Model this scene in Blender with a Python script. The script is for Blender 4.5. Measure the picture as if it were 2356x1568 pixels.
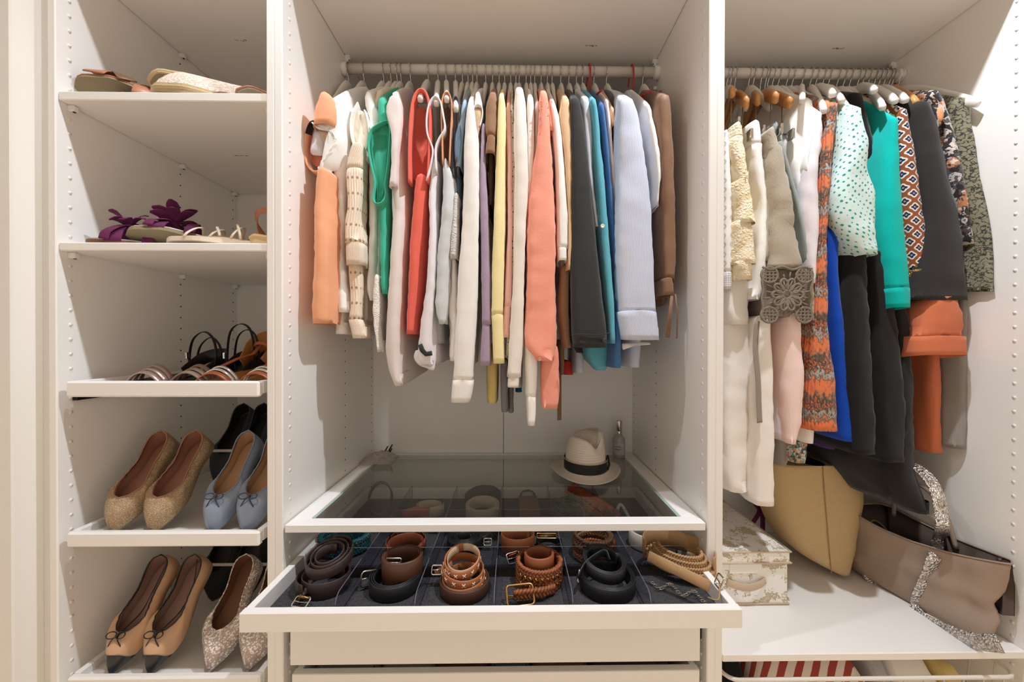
import bpy, bmesh, math, random
from math import sin, cos, pi, sqrt, atan2
from mathutils import Vector, Matrix, noise

for _o in list(bpy.data.objects):
    bpy.data.objects.remove(_o)
SC = bpy.context.scene
COL = SC.collection
random.seed(7)

# ------------------------------------------------------------------ camera
ZC = 1.15                                     # height of the level line of sight above the floor
FPX, PPX, PPY = 888.3, 1194.8, 787.0
CAM = Vector((.5193, -.8757, .0065 + ZC))
def _rot():
    a, b, c = .0147, -.005, -.0017
    Rz = Matrix(((cos(a), -sin(a), 0), (sin(a), cos(a), 0), (0, 0, 1)))
    Rx = Matrix(((1, 0, 0), (0, cos(b), sin(b)), (0, -sin(b), cos(b))))
    Ry = Matrix(((cos(c), 0, -sin(c)), (0, 1, 0), (sin(c), 0, cos(c))))
    return Ry @ Rx @ Rz
RM = _rot()
_cd = bpy.data.cameras.new('camera')
_cd.sensor_width = 36.0
_cd.lens = FPX * 36.0 / 2356
_cd.shift_x = (1178 - PPX) / 2356
_cd.shift_y = (PPY - 784) / 2356
_cd.clip_start = .02
_cam = bpy.data.objects.new('camera', _cd)
COL.objects.link(_cam)
_r, _f, _u = RM[0], RM[1], RM[2]
_cam.matrix_world = Matrix(((_r[0], _u[0], -_f[0], CAM.x), (_r[1], _u[1], -_f[1], CAM.y), (_r[2], _u[2], -_f[2], CAM.z), (0, 0, 0, 1)))
SC.camera = _cam

# survey helpers: a sight line of the photograph met with a plane of known depth / height / side
def ray(u, v):
    return RM.transposed() @ Vector(((u - PPX) / FPX, 1, -(v - PPY) / FPX))
def atY(u, v, y):
    d = ray(u, v); return CAM + d * ((y - CAM.y) / d.y)
def atZ(u, v, z):
    d = ray(u, v); return CAM + d * ((z - CAM.z) / d.z)
def atX(u, v, x):
    d = ray(u, v); return CAM + d * ((x - CAM.x) / d.x)

# ------------------------------------------------------------------ world, lamps, exposure
W = bpy.data.worlds.new('world'); SC.world = W; W.use_nodes = True
W.node_tree.nodes['Background'].inputs[0].default_value = (1, .93, .85, 1)
W.node_tree.nodes['Background'].inputs[1].default_value = .04
SC.view_settings.view_transform = 'Standard'
SC.view_settings.look = 'None'
SC.view_settings.gamma = 1
SC.view_settings.exposure = 0.44
SC.view_settings.use_curve_mapping = False
CEIL = 2.62
def lamp(name, typ, loc, power, color, size=.03, rot=(0, 0, 0), spot=None):
    l = bpy.data.lights.new(name, typ); l.energy = power; l.color = color
    if typ == 'AREA':
        l.shape = 'RECTANGLE'; l.size = size[0]; l.size_y = size[1]
    else:
        l.shadow_soft_size = size
    if spot:
        l.spot_size = spot[0]; l.spot_blend = spot[1]
    o = bpy.data.objects.new(name, l); COL.objects.link(o); o.location = loc; o.rotation_euler = rot
    return o
WARM = (.95, 1, 1.07)
lamp('spot_lamp', 'SPOT', (-.02, -.27, CEIL - .03), 29, WARM, .022, (0, 0, 0), (math.radians(116), 1.0))
lamp('spot_lamp', 'SPOT', (1.06, -.27, CEIL - .03), 58, WARM, .022, (0, 0, 0), (math.radians(156), .75))
for _x in (-.02, 1.06):
    lamp('added_fill_spot', 'SPOT', (_x, -1.25, CEIL - .03), 50, WARM, .04, (0, 0, 0), (math.radians(58), .6))  # added fill spots behind the camera; they light the floor for bounce
try:
    SC.cycles.max_bounces = 12
    SC.cycles.diffuse_bounces = 9
    SC.cycles.transparent_max_bounces = 16
    SC.cycles.caustics_reflective = False
    SC.cycles.caustics_refractive = False
    SC.cycles.sample_clamp_indirect = 4
except Exception:
    pass

# ------------------------------------------------------------------ mesh helpers
class MB:
    """collects vertices, faces, uvs and a material index per face; build() makes ONE object"""
    def __init__(s):
        s.v = []; s.f = []; s.uv = []; s.mi = []; s.m = 0
    def vert(s, p, uv=(0, 0)):
        s.v.append(Vector(p)); s.uv.append(uv); return len(s.v) - 1
    def face(s, *idx):
        s.f.append(tuple(idx)); s.mi.append(s.m)
    def xform(s, M, start=0):
        for i in range(start, len(s.v)):
            s.v[i] = M @ s.v[i]
    def build(s, name, mat, parent=None, smooth=True, local=False, kind=None, label=None, auto=None):
        base = Vector((0, 0, 0))
        if parent is not None and not local:
            q = parent
            while q is not None:
                base += q.location; q = q.parent
        me = bpy.data.meshes.new(name)
        me.from_pydata([tuple(p - base) for p in s.v], [], s.f)
        mats = mat if isinstance(mat, (list, tuple)) else [mat]
        for m in mats:
            me.materials.append(m)
        if len(mats) > 1:
            for p, k in zip(me.polygons, s.mi):
                p.material_index = k
        uvl = me.uv_layers.new(name='uv')
        for lp in me.loops:
            uvl.data[lp.index].uv = s.uv[lp.vertex_index]
        if smooth:
            for p in me.polygons:
                p.use_smooth = True
            if auto:
                try:
                    me.set_sharp_from_angle(angle=math.radians(auto))
                except Exception:
                    pass
        me.update()
        o = bpy.data.objects.new(name, me); COL.objects.link(o)
        if parent is not None:
            o.parent = parent
        if kind: o['kind'] = kind
        if label: o['label'] = label
        return o

def tag(o, label, cat, group=None):
    o['label'] = label; o['category'] = cat
    if group: o['group'] = group
    return o
def thing(name, label, cat, loc=(0, 0, 0), rot=(0, 0, 0), group=None):
    o = bpy.data.objects.new(name, None); COL.objects.link(o)
    o.empty_display_size = .05
    o.location = loc; o.rotation_euler = rot
    return tag(o, label, cat, group)
def copy_tree(o, parent=None):
    c = o.copy(); COL.objects.link(c)
    if parent is not None:
        c.parent = parent
    for ch in list(o.children):
        copy_tree(ch, c)
    return c

def box(mb, x0, x1, y0, y1, z0, z1, b=.0012):
    """chamfered box"""
    if b <= 0:
        i = [mb.vert(p, (p[0] + p[1], p[2])) for p in ((x0, y0, z0), (x1, y0, z0), (x1, y1, z0), (x0, y1, z0), (x0, y0, z1), (x1, y0, z1), (x1, y1, z1), (x0, y1, z1))]
        for q in ((3, 2, 1, 0), (4, 5, 6, 7), (0, 1, 5, 4), (1, 2, 6, 5), (2, 3, 7, 6), (3, 0, 4, 7)):
            mb.face(*[i[k] for k in q])
        return
    xs = (x0, x1); ys = (y0, y1); zs = (z0, z1)
    idx = {}
    for a in (0, 1):
        for c in (0, 1):
            for d in (0, 1):
                sx, sy, sz = (1, -1)[a], (1, -1)[c], (1, -1)[d]
                X, Y, Z = xs[a], ys[c], zs[d]
                idx[a, c, d, 'x'] = mb.vert((X, Y + sy * b, Z + sz * b), (Y, Z))
                idx[a, c, d, 'y'] = mb.vert((X + sx * b, Y, Z + sz * b), (X, Z))
                idx[a, c, d, 'z'] = mb.vert((X + sx * b, Y + sy * b, Z), (X, Y))
    I = idx
    mb.face(I[0,0,0,'x'], I[0,0,1,'x'], I[0,1,1,'x'], I[0,1,0,'x']); mb.face(I[1,0,0,'x'], I[1,1,0,'x'], I[1,1,1,'x'], I[1,0,1,'x'])
    mb.face(I[0,0,0,'y'], I[1,0,0,'y'], I[1,0,1,'y'], I[0,0,1,'y']); mb.face(I[0,1,0,'y'], I[0,1,1,'y'], I[1,1,1,'y'], I[1,1,0,'y'])
    mb.face(I[0,0,0,'z'], I[0,1,0,'z'], I[1,1,0,'z'], I[1,0,0,'z']); mb.face(I[0,0,1,'z'], I[1,0,1,'z'], I[1,1,1,'z'], I[0,1,1,'z'])
    for a in (0, 1):
        for c in (0, 1):
            q = (I[a,c,0,'x'], I[a,c,1,'x'], I[a,c,1,'y'], I[a,c,0,'y']); mb.face(*(q if a != c else q[::-1]))
            q = (I[a,0,c,'x'], I[a,1,c,'x'], I[a,1,c,'z'], I[a,0,c,'z']); mb.face(*(q if a == c else q[::-1]))
            q = (I[0,a,c,'y'], I[1,a,c,'y'], I[1,a,c,'z'], I[0,a,c,'z']); mb.face(*(q if a != c else q[::-1]))
    for a in (0, 1):
        for c in (0, 1):
            for d in (0, 1):
                t = (I[a,c,d,'x'], I[a,c,d,'y'], I[a,c,d,'z']); mb.face(*(t if (a + c + d) % 2 == 0 else t[::-1]))

def frames(pts, closed=False, up=Vector((0, 0, 1))):
    """parallel-transported frames along a path"""
    pts = [Vector(p) for p in pts]; n = len(pts); T = []
    for i in range(n):
        a = pts[i - 1] if (i > 0 or closed) else pts[i]
        b = pts[(i + 1) % n] if (i < n - 1 or closed) else pts[i]
        t = (b - a); T.append(t.normalized() if t.length > 1e-9 else Vector((1, 0, 0)))
    r = up if abs(T[0].dot(up)) < .95 else Vector((1, 0, 0))
    N = [(r - T[0] * r.dot(T[0])).normalized()]
    for i in range(1, n):
        v = N[-1] - T[i] * N[-1].dot(T[i])
        N.append(v.normalized() if v.length > 1e-6 else N[-1])
    return pts, T, N
def tube(mb, pts, r, n=8, closed=False, cap=True, flat=1.0):
    pts, T, N = frames(pts, closed)
    k = len(pts); R = r if isinstance(r, (list, tuple)) else [r] * k
    rings = []; L = 0
    for i in range(k):
        if i: L += (pts[i] - pts[i - 1]).length
        B = T[i].cross(N[i])
        rings.append([mb.vert(pts[i] + N[i] * (R[i] * cos(2 * pi * j / n)) + B * (R[i] * flat * sin(2 * pi * j / n)), (L, j / n)) for j in range(n)])
    for i in range(k if closed else k - 1):
        a, b = rings[i], rings[(i + 1) % k]
        for j in range(n):
            mb.face(a[j], a[(j + 1) % n], b[(j + 1) % n], b[j])
    if cap and not closed:
        mb.face(*rings[0][::-1]); mb.face(*rings[-1])
def ribbon(mb, pts, wdir, w, t, closed=False):
    """strap of width w (along wdir, a vector or one per point) and thickness t swept along pts"""
    pts = [Vector(p) for p in pts]; k = len(pts); L = 0; rings = []
    for i in range(k):
        if i: L += (pts[i] - pts[i - 1]).length
        a = pts[i - 1] if (i > 0 or closed) else pts[i]
        b = pts[(i + 1) % k] if (i < k - 1 or closed) else pts[i]
        T = (b - a).normalized()
        D = Vector(wdir[i] if isinstance(wdir, list) else wdir)
        D = (D - T * D.dot(T)).normalized(); Nn = T.cross(D)
        ww = w[i] if isinstance(w, list) else w
        e = min(t * .35, ww * .2)
        sec = [(-ww / 2, -t / 2 + e), (-ww / 2 + e, -t / 2), (ww / 2 - e, -t / 2), (ww / 2, -t / 2 + e), (ww / 2, t / 2 - e), (ww / 2 - e, t / 2), (-ww / 2 + e, t / 2), (-ww / 2, t / 2 - e)]
        rings.append([mb.vert(pts[i] + D * p + Nn * q, (L, p)) for p, q in sec])
    n = 8
    for i in range(k if closed else k - 1):
        a, b = rings[i], rings[(i + 1) % k]
        for j in range(n):
            mb.face(a[j], a[(j + 1) % n], b[(j + 1) % n], b[j])
    if not closed:
        mb.face(*rings[0][::-1]); mb.face(*rings[-1])
def lathe(mb, prof, c, n=32, sx=1, sy=1, a0=0, a1=2 * pi):
    """profile [(r, z)] turned about the vertical through c"""
    full = abs(a1 - a0 - 2 * pi) < 1e-6; rings = []
    for r, z in prof:
        rings.append([mb.vert((c[0] + r * sx * cos(a0 + (a1 - a0) * j / n), c[1] + r * sy * sin(a0 + (a1 - a0) * j / n), c[2] + z), (j / n, z)) for j in range(n if full else n + 1)])
    m = n if full else n
    for a, b in zip(rings, rings[1:]):
        for j in range(m):
            q = (j + 1) % n if full else j + 1
            mb.face(a[j], a[q], b[q], b[j])
    return rings
def catmull(pts, n):
    """n samples of a smooth curve through points (tuples of any length)"""
    pts = [tuple(p) for p in pts]; m = len(pts); out = []
    for i in range(n):
        s = i / (n - 1) * (m - 1); k = min(int(s), m - 2); t = s - k
        p0 = pts[max(k - 1, 0)]; p1 = pts[k]; p2 = pts[k + 1]; p3 = pts[min(k + 2, m - 1)]
        out.append(tuple(.5 * (2 * b + (c - a) * t + (2 * a - 5 * b + 4 * c - d) * t * t + (3 * b - a - 3 * c + d) * t ** 3) for a, b, c, d in zip(p0, p1, p2, p3)))
    return out
def nz(x, y, z=0.0):
    return noise.noise(Vector((x, y, z)))

# ------------------------------------------------------------------ materials
def lin(c):
    if isinstance(c, str):
        c = tuple(int(c[i:i + 2], 16) for i in (0, 2, 4))
    return tuple(((x / 255) / 12.92 if x / 255 <= .04045 else ((x / 255 + .055) / 1.055) ** 2.4) for x in c) + (1,)
def mat(name, col, rough=.5, metal=0, bump=None, noise_mix=None, sheen=0, spec=None, coat=0):
    """col sRGB 0-255 or hex. bump=(scale, strength, stretch); noise_mix=(scale, colour2, contrast)"""
    m = bpy.data.materials.new(name); m.use_nodes = True
    nt = m.node_tree; b = nt.nodes['Principled BSDF']
    b.inputs['Base Color'].default_value = lin(col)
    b.inputs['Roughness'].default_value = rough; b.inputs['Metallic'].default_value = metal
    if sheen: b.inputs['Sheen Weight'].default_value = sheen
    if spec is not None: b.inputs['Specular IOR Level'].default_value = spec
    if coat: b.inputs['Coat Weight'].default_value = coat; b.inputs['Coat Roughness'].default_value = .15
    tc = None
    if bump or noise_mix:
        tc = nt.nodes.new('ShaderNodeTexCoord')
    if noise_mix:
        n = nt.nodes.new('ShaderNodeTexNoise'); n.inputs['Scale'].default_value = noise_mix[0]; n.inputs['Detail'].default_value = 4
        nt.links.new(tc.outputs['Object'], n.inputs['Vector'])
        r = nt.nodes.new('ShaderNodeValToRGB')
        c = noise_mix[2] if len(noise_mix) > 2 else .2
        r.color_ramp.elements[0].position = .5 - c; r.color_ramp.elements[1].position = .5 + c
        r.color_ramp.elements[0].color = lin(noise_mix[1]); r.color_ramp.elements[1].color = lin(col)
        nt.links.new(n.outputs['Fac'], r.inputs['Fac']); nt.links.new(r.outputs['Color'], b.inputs['Base Color'])
    if bump:
        n = nt.nodes.new('ShaderNodeTexNoise'); n.inputs['Scale'].default_value = bump[0]; n.inputs['Detail'].default_value = 3
        mp = nt.nodes.new('ShaderNodeMapping'); s = bump[2] if len(bump) > 2 else (1, 1, 1)
        mp.inputs['Scale'].default_value = s
        nt.links.new(tc.outputs['Object'], mp.inputs['Vector']); nt.links.new(mp.outputs[0], n.inputs['Vector'])
        bp = nt.nodes.new('ShaderNodeBump'); bp.inputs['Strength'].default_value = bump[1]; bp.inputs['Distance'].default_value = .002
        nt.links.new(n.outputs['Fac'], bp.inputs['Height']); nt.links.new(bp.outputs[0], b.inputs['Normal'])
    return m

class NG:
    """tiny node-graph writer for uv patterns"""
    def __init__(s, m):
        s.m = m; s.nt = m.node_tree; s.b = s.nt.nodes['Principled BSDF']
        s.uvn = s.nt.nodes.new('ShaderNodeUVMap'); s.uvn.uv_map = 'uv'
    def uv(s, sx=1, sy=1, ox=0, oy=0, rot=0):
        mp = s.nt.nodes.new('ShaderNodeMapping'); mp.inputs['Scale'].default_value = (sx, sy, 1)
        mp.inputs['Location'].default_value = (ox, oy, 0); mp.inputs['Rotation'].default_value = (0, 0, rot)
        s.nt.links.new(s.uvn.outputs[0], mp.inputs['Vector']); return mp.outputs[0]
    def math(s, op, a, b=None, c=None):
        n = s.nt.nodes.new('ShaderNodeMath'); n.operation = op
        for i, x in enumerate((a, b, c)):
            if x is None: continue
            if isinstance(x, (int, float)): n.inputs[i].default_value = x
            else: s.nt.links.new(x, n.inputs[i])
        return n.outputs[0]
    def sep(s, vec):
        n = s.nt.nodes.new('ShaderNodeSeparateXYZ'); s.nt.links.new(vec, n.inputs[0]); return n.outputs[0], n.outputs[1]
    def noise(s, vec, scale, detail=2, out='Fac'):
        n = s.nt.nodes.new('ShaderNodeTexNoise'); n.inputs['Scale'].default_value = scale; n.inputs['Detail'].default_value = detail
        s.nt.links.new(vec, n.inputs['Vector']); return n.outputs[out]
    def voronoi(s, vec, scale, feature='F1', rnd=1.0, out='Distance'):
        n = s.nt.nodes.new('ShaderNodeTexVoronoi'); n.feature = feature; n.inputs['Scale'].default_value = scale
        n.inputs['Randomness'].default_value = rnd
        s.nt.links.new(vec, n.inputs['Vector']); return n.outputs[out]
    def wave(s, vec, scale, dist=0, direction='X', dscale=1, typ='BANDS'):
        n = s.nt.nodes.new('ShaderNodeTexWave'); n.wave_type = typ
        if typ == 'BANDS': n.bands_direction = direction
        n.inputs['Scale'].default_value = scale; n.inputs['Distortion'].default_value = dist; n.inputs['Detail Scale'].default_value = dscale
        s.nt.links.new(vec, n.inputs['Vector']); return n.outputs['Fac']
    def ramp(s, fac, stops, const=False):
        r = s.nt.nodes.new('ShaderNodeValToRGB'); e = r.color_ramp.elements
        if const: r.color_ramp.interpolation = 'CONSTANT'
        while len(e) < len(stops): e.new(.5)
        for k, (p, c) in zip(e, stops):
            k.position = p; k.color = lin(c)
        s.nt.links.new(fac, r.inputs['Fac']); return r.outputs['Color']
    def mix(s, fac, a, b):
        n = s.nt.nodes.new('ShaderNodeMix'); n.data_type = 'RGBA'
        s.nt.links.new(fac, n.inputs[0]) if not isinstance(fac, (int, float)) else setattr(n.inputs[0], 'default_value', fac)
        for k, x in ((6, a), (7, b)):
            if isinstance(x, (tuple, str)): n.inputs[k].default_value = lin(x)
            else: s.nt.links.new(x, n.inputs[k])
        return n.outputs[2]
    def color(s, sock):
        s.nt.links.new(sock, s.b.inputs['Base Color'])
    def alpha(s, sock):
        s.nt.links.new(sock, s.b.inputs['Alpha'])
    def bump(s, h, strength=.3, dist=.002):
        bp = s.nt.nodes.new('ShaderNodeBump'); bp.inputs['Strength'].default_value = strength; bp.inputs['Distance'].default_value = dist
        s.nt.links.new(h, bp.inputs['Height']); s.nt.links.new(bp.outputs[0], s.b.inputs['Normal'])

M = {}
M['white'] = mat('white_melamine', (244, 241, 237), .38)
M['white_edge'] = mat('white_edge_band', (244, 241, 237), .34)
M['paint'] = mat('wall_paint', (238, 235, 229), .85)
M['ceil'] = mat('ceiling_paint', (240, 236, 230), .9)
M['floor'] = mat('pale_oak_floor', (228, 206, 180), .5, noise_mix=(9, (216, 192, 164), .3))
M['plug'] = mat('white_plug', (238, 235, 230), .4)
M['hole'] = mat('drilled_hole', (40, 32, 26), .8)  # dark tone that stands for the shade inside holes
M['metal_dark'] = mat('dark_runner_steel', (48, 48, 46), .35, .8)
M['steel'] = mat('polished_steel', (205, 200, 192), .22, 1)
M['chrome'] = mat('chrome', (225, 222, 218), .08, 1)
M['gold'] = mat('aged_gold', (190, 150, 90), .25, 1)
M['rodm'] = mat('white_lacquered_steel', (228, 222, 214), .3)
M['felt'] = mat('charcoal_felt', (86, 84, 86), .95, bump=(500, .8), noise_mix=(380, (52, 51, 53), .22), spec=.1)
M['ink'] = mat('stamp_ink', (150, 138, 124), .8)
# ------------------------------------------------------------------ the room
def struct(name, mb, m, **k):
    o = mb.build(name, m, None, smooth=False); o['kind'] = 'structure'
    for a, b in k.items(): o[a] = b
    return o
RX0, RX1, RY0, RY1 = -1.15, 2.3, -1.9, .66
m = MB(); box(m, RX0 - .1, RX1 + .1, RY0 - .1, RY1 + .1, -.1, 0, 0); struct('floor', m, M['floor'])
m = MB(); box(m, RX0 - .1, RX1 + .1, RY0 - .1, RY1 + .1, CEIL, CEIL + .1, 0); struct('ceiling', m, M['ceil'])
m = MB(); box(m, RX0, RX1, .61, RY1 + .1, 0, CEIL, 0); struct('wall_back', m, M['paint'])
m = MB(); box(m, RX0 - .1, RX1 + .1, RY0 - .1, RY0, 0, CEIL, 0); struct('wall_front', m, M['paint'])
m = MB(); box(m, RX1, RX1 + .1, RY0, RY1, 0, CEIL, 0); struct('wall_right', m, M['paint'])
m = MB(); box(m, RX0 - .1, RX0, RY0, RY1, 0, CEIL, 0); struct('wall_left', m, M['paint'])
m = MB(); box(m, RX0, -.5535, -.035, .61, 0, CEIL, .003); struct('wall_left_pier', m, M['paint'])
m = MB(); box(m, 1.7365, RX1, -.02, .61, 0, CEIL, .003); struct('wall_right_pier', m, M['paint'])
m = MB(); box(m, -.5535, -.5192, .02, .05, 0, CEIL, .001); struct('trim_1', m, M['paint'])

# ------------------------------------------------------------------ wardrobe units
T = .018
FH = 2.36
def z_(r): return r + ZC
def panel(name, parent, *b, m=None, bev=.0015, label=None):
    q = MB(); box(q, *b, bev); return q.build(name, m or M['white'], parent, smooth=False, label=label)
PITCH = .0336
def plug_columns(side_panel, x, nx, z0, z1):
    """white plugs in the front row of holes, dark discs painted as the shade of drilled holes in the two rear rows; nx is the way the panel faces"""
    p = MB(); h = MB()
    n = int((z1 - z0) / PITCH)
    for i in range(n):
        z = z0 + i * PITCH
        for yy, mb, r, d in ((.0275, p, .0042, .0016), (.3217, h, .0026, .0004), (.5418, h, .0026, .0004)):
            k = 8; a = [mb.vert((x - nx * .001, yy + r * cos(2 * pi * j / k), z + r * sin(2 * pi * j / k))) for j in range(k)]
            b = [mb.vert((x + nx * d, yy + r * .8 * cos(2 * pi * j / k), z + r * .8 * sin(2 * pi * j / k))) for j in range(k)]
            for j in range(k): mb.face(a[j], a[(j + 1) % k], b[(j + 1) % k], b[j])
            mb.face(*b)
    p.build('hole_plugs', M['plug'], side_panel, kind='stuff', label='column of white plastic hole plugs')
    h.build('hole_shade_discs', M['hole'], side_panel, kind='stuff', label='columns of small dark discs painted as drilled holes')
def shelf_pin(parent, x, y, z, nx):
    q = MB(); box(q, min(x, x + nx * .016), max(x, x + nx * .016), y - .006, y + .006, z - .014, z - .0005, .002)
    q.m = 1; lathe(q, [(.0001, .0), (.003, 0), (.003, .001)], (x + nx * .011, y, z - .0155), 8)
    q.build('shelf_pin', [M['plug'], M['metal_dark']], parent, smooth=False, label='small plastic shelf support')
def stamp(parent, x, y, z):
    q = MB()
    for k in range(7):
        a = x - .016 + k * .005 + random.uniform(-.001, .001); yy = y + random.uniform(-.002, .002)
        box(q, a, a + random.uniform(.002, .0055), yy, yy + random.uniform(.0012, .006), z - .0004, z + .0004, 0)
    q.build('ink_stamp', M['ink'], parent, smooth=False, kind='stuff', label='faint dark production stamp')
def unit(name, label, x0, x1):
    """x0, x1 = inner faces of the side panels"""
    r = thing(name, label, 'wardrobe', (x0 - T, 0, 0), group='white wardrobe units standing side by side')
    sl = panel('side_panel', r, x0 - T, x0, 0, .58, .0, FH, m=M['white_edge'], bev=.0022)
    sr = panel('side_panel', r, x1, x1 + T, 0, .58, .0, FH, m=M['white_edge'], bev=.0022)
    plug_columns(sl, x0, 1, .25, FH - .1); plug_columns(sr, x1, -1, .25, FH - .1)
    panel('top_panel', r, x0, x1, 0, .58, FH - T, FH)
    panel('base_panel', r, x0, x1, .002, .58, .06, .06 + T)
    panel('plinth', r, x0, x1, .02, .035, 0, .06)
    xm = x0 + (x1 - x0) * (.5 if x1 - x0 > .9 else 2)
    if x0 < xm < x1:
        panel('back_panel', r, x0, xm - .0008, .563, .567, .06, FH - T, bev=.0005); panel('back_panel', r, xm + .0008, x1, .563, .567, .06, FH - T, bev=.0005)
    else:
        panel('back_panel', r, x0, x1, .563, .567, .06, FH - T, bev=.0005)
    return r
UL = unit('wardrobe_unit', 'narrow white wardrobe unit with shoe shelves at the left', -.4998, -.036)
UC = unit('wardrobe_unit', 'wide white wardrobe unit with the belt drawer under a clothes rail', .0, .964)
UR = unit('wardrobe_unit', 'white wardrobe unit at the right holding dresses, bags and a box', 1.0, 1.714)
def shelf(u, x0, x1, zb, zt, y0=.004, y1=.56, name='shelf', label=None, mark=None):
    s = panel(name, u, x0 + .0012, x1 - .0012, y0, y1, z_(zb), z_(zt), m=M['white'], bev=.002, label=label)
    for yy in (.0275, .3217, .5418):
        shelf_pin(s, x0, yy, z_(zb), 1); shelf_pin(s, x1, yy, z_(zb), -1)
    if mark: stamp(s, mark[0], mark[1], z_(zb))
    return s
for u, a, b in ((UL, -.4998, -.036), (UC, .0, .964), (UR, 1.0, 1.714)):
    mk = {UL: (553, 92), UC: (1361, 104), UR: (1931, 110)}[u]
    p = atZ(mk[0], mk[1], z_(.879))
    shelf(u, a, b, .879, .898, .003, mark=(p.x, p.y))
SH1 = shelf(UL, -.4998, -.036, .542, .5615)
p = atZ(553, 357, z_(.542))
stamp(SH1, p.x, p.y, z_(.542))
SH2 = shelf(UL, -.4998, -.036, .2065, .2245)
# low shelf of the right unit
shelf(UR, 1.0, 1.714, -.7325, -.7144, .001, label='deep white low shelf under the dresses')

# pull-out shoe trays
def runner(parent, x, nx, z, y0=.03, y1=.52):
    q = MB(); a, b = sorted((x, x + nx * .011))
    box(q, a, b, y0, y1, z - .013, z + .002, .001)
    q.build('runner', M['metal_dark'], parent, smooth=False, label='dark steel drawer runner')
def shoe_tray(z0, z1, bar=True):
    t = MB(); X0, X1 = -.4815, -.0535
    box(t, X0, X1, .0, .016, z_(z0), z_(z1), .004)
    tr = t.build('pull_out_tray', M['white_edge'], UL, smooth=False, label='shallow white pull-out shoe tray')
    q = MB(); box(q, X0, X0 + .014, .016, .53, z_(z0) + .006, z_(z1) - .0005, .001); q.build('tray_side', M['white'], tr, smooth=False)
    q = MB(); box(q, X1 - .014, X1, .016, .53, z_(z0) + .006, z_(z1) - .0005, .001); q.build('tray_side', M['white'], tr, smooth=False)
    q = MB(); box(q, X0 + .014, X1 - .014, .016, .53, z_(z0) + .007, z_(z0) + .015, .0005); q.build('tray_floor', M['white'], tr, smooth=False)
    q = MB(); box(q, X0 + .014, X1 - .014, .516, .53, z_(z0) + .015, z_(z1), .001); q.build('tray_back', M['white'], tr, smooth=False)
    runner(tr, -.4998, 1, z_(z0) + .001); runner(tr, -.036, -1, z_(z0) + .001)
    if bar:
        b = MB(); zz = z_(z1) + .115
        tube(b, [(X0 + .02, .24, z_(z0) + .016), (X0 + .02, .24, zz), (X1 - .02, .24, zz), (X1 - .02, .24, z_(z0) + .016)], .0042, 10)
        b.build('shoe_bar', M['rodm'], tr, label='white wire bar the shoes lean on')
    return tr
shoe_tray(-.122, -.0865, False); shoe_tray(-.459, -.4255); shoe_tray(-.786, -.752)

# clothes rails
def rail(u, x0, x1):
    zc = z_(.8235)
    q = MB(); tube(q, [(x0 + .002, .30, zc), (x1 - .002, .30, zc)], .0145, 20)
    r = q.build('clothes_rail', M['rodm'], u, label='white round steel clothes rail')
    for x, s in ((x0, 1), (x1, -1)):
        e = MB(); tube(e, [(x, .30, zc), (x + s * .019, .30, zc)], .0185, 20)
        e.build('rail_end', M['plug'], r)
        for dz in (-.034, .040):
            e = MB(); tube(e, [(x, .3217, zc + dz), (x + s * .012, .3217, zc + dz)], .006, 10); e.build('rail_screw_cap', M['plug'], r)
    return r
rail(UC, .0, .964); rail(UR, 1.0, 1.714)

# ------------------------------------------------------------------ glass shelf, drawers of the middle unit
def glass(name, tint, rough=0.0, ior=1.45, vol=0):
    g = bpy.data.materials.new(name); g.use_nodes = True; nt = g.node_tree
    for n in list(nt.nodes): nt.nodes.remove(n)
    o = nt.nodes.new('ShaderNodeOutputMaterial'); tr = nt.nodes.new('ShaderNodeBsdfTransparent'); gl = nt.nodes.new('ShaderNodeBsdfGlossy')
    fr = nt.nodes.new('ShaderNodeFresnel'); mx = nt.nodes.new('ShaderNodeMixShader')
    tr.inputs[0].default_value = tint + (1,); gl.inputs['Roughness'].default_value = rough; fr.inputs[0].default_value = ior
    ge = nt.nodes.new('ShaderNodeNewGeometry'); mm = nt.nodes.new('ShaderNodeMath'); mm.operation = 'MULTIPLY_ADD'
    mm.inputs[1].default_value = -1; mm.inputs[2].default_value = 1; nt.links.new(ge.outputs['Backfacing'], mm.inputs[0])
    mu = nt.nodes.new('ShaderNodeMath'); mu.operation = 'MULTIPLY'; nt.links.new(mm.outputs[0], mu.inputs[0]); nt.links.new(fr.outputs[0], mu.inputs[1])
    nt.links.new(mu.outputs[0], mx.inputs[0]); nt.links.new(tr.outputs[0], mx.inputs[1]); nt.links.new(gl.outputs[0], mx.inputs[2]); nt.links.new(mx.outputs[0], o.inputs[0])
    return g
M['glass'] = glass('shelf_glass', (.90, .915, .90), .0, 1.75)
M['acryl'] = glass('clear_acrylic', (.90, .90, .95), .02, 1.46)
M['acryl_edge'] = mat('acrylic_cut_edge', (140, 138, 162), .12, 0)
M['acryl_edge'].node_tree.nodes['Principled BSDF'].inputs['Transmission Weight'].default_value = .55
M['glass_edge'] = mat('green_glass_edge', (168, 186, 176), .2)
GS = MB(); zt, zb = z_(-.4104), z_(-.4285)
box(GS, .004, .960, .0, .034, zb, zt, .0015)
gs = GS.build('glass_shelf', M['white_edge'], UC, smooth=False, label='white framed glass shelf')
for b in ((.004, .0465, .034, .552), (.9175, .960, .034, .552)):
    q = MB(); box(q, b[0], b[1], b[2], b[3], zb, zt, .0015); q.build('side_rail', M['white_edge'], gs, smooth=False)
q = MB(); box(q, .0465, .9175, .535, .552, zb, zt, .0015); q.build('back_rail', M['white_edge'], gs, smooth=False)
q = MB(); box(q, .047, .917, .0345, .5345, zt - .006, zt - .001, 0); q.build('glass_pane', M['glass'], gs, smooth=False, label='smoky clear glass pane')
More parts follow.
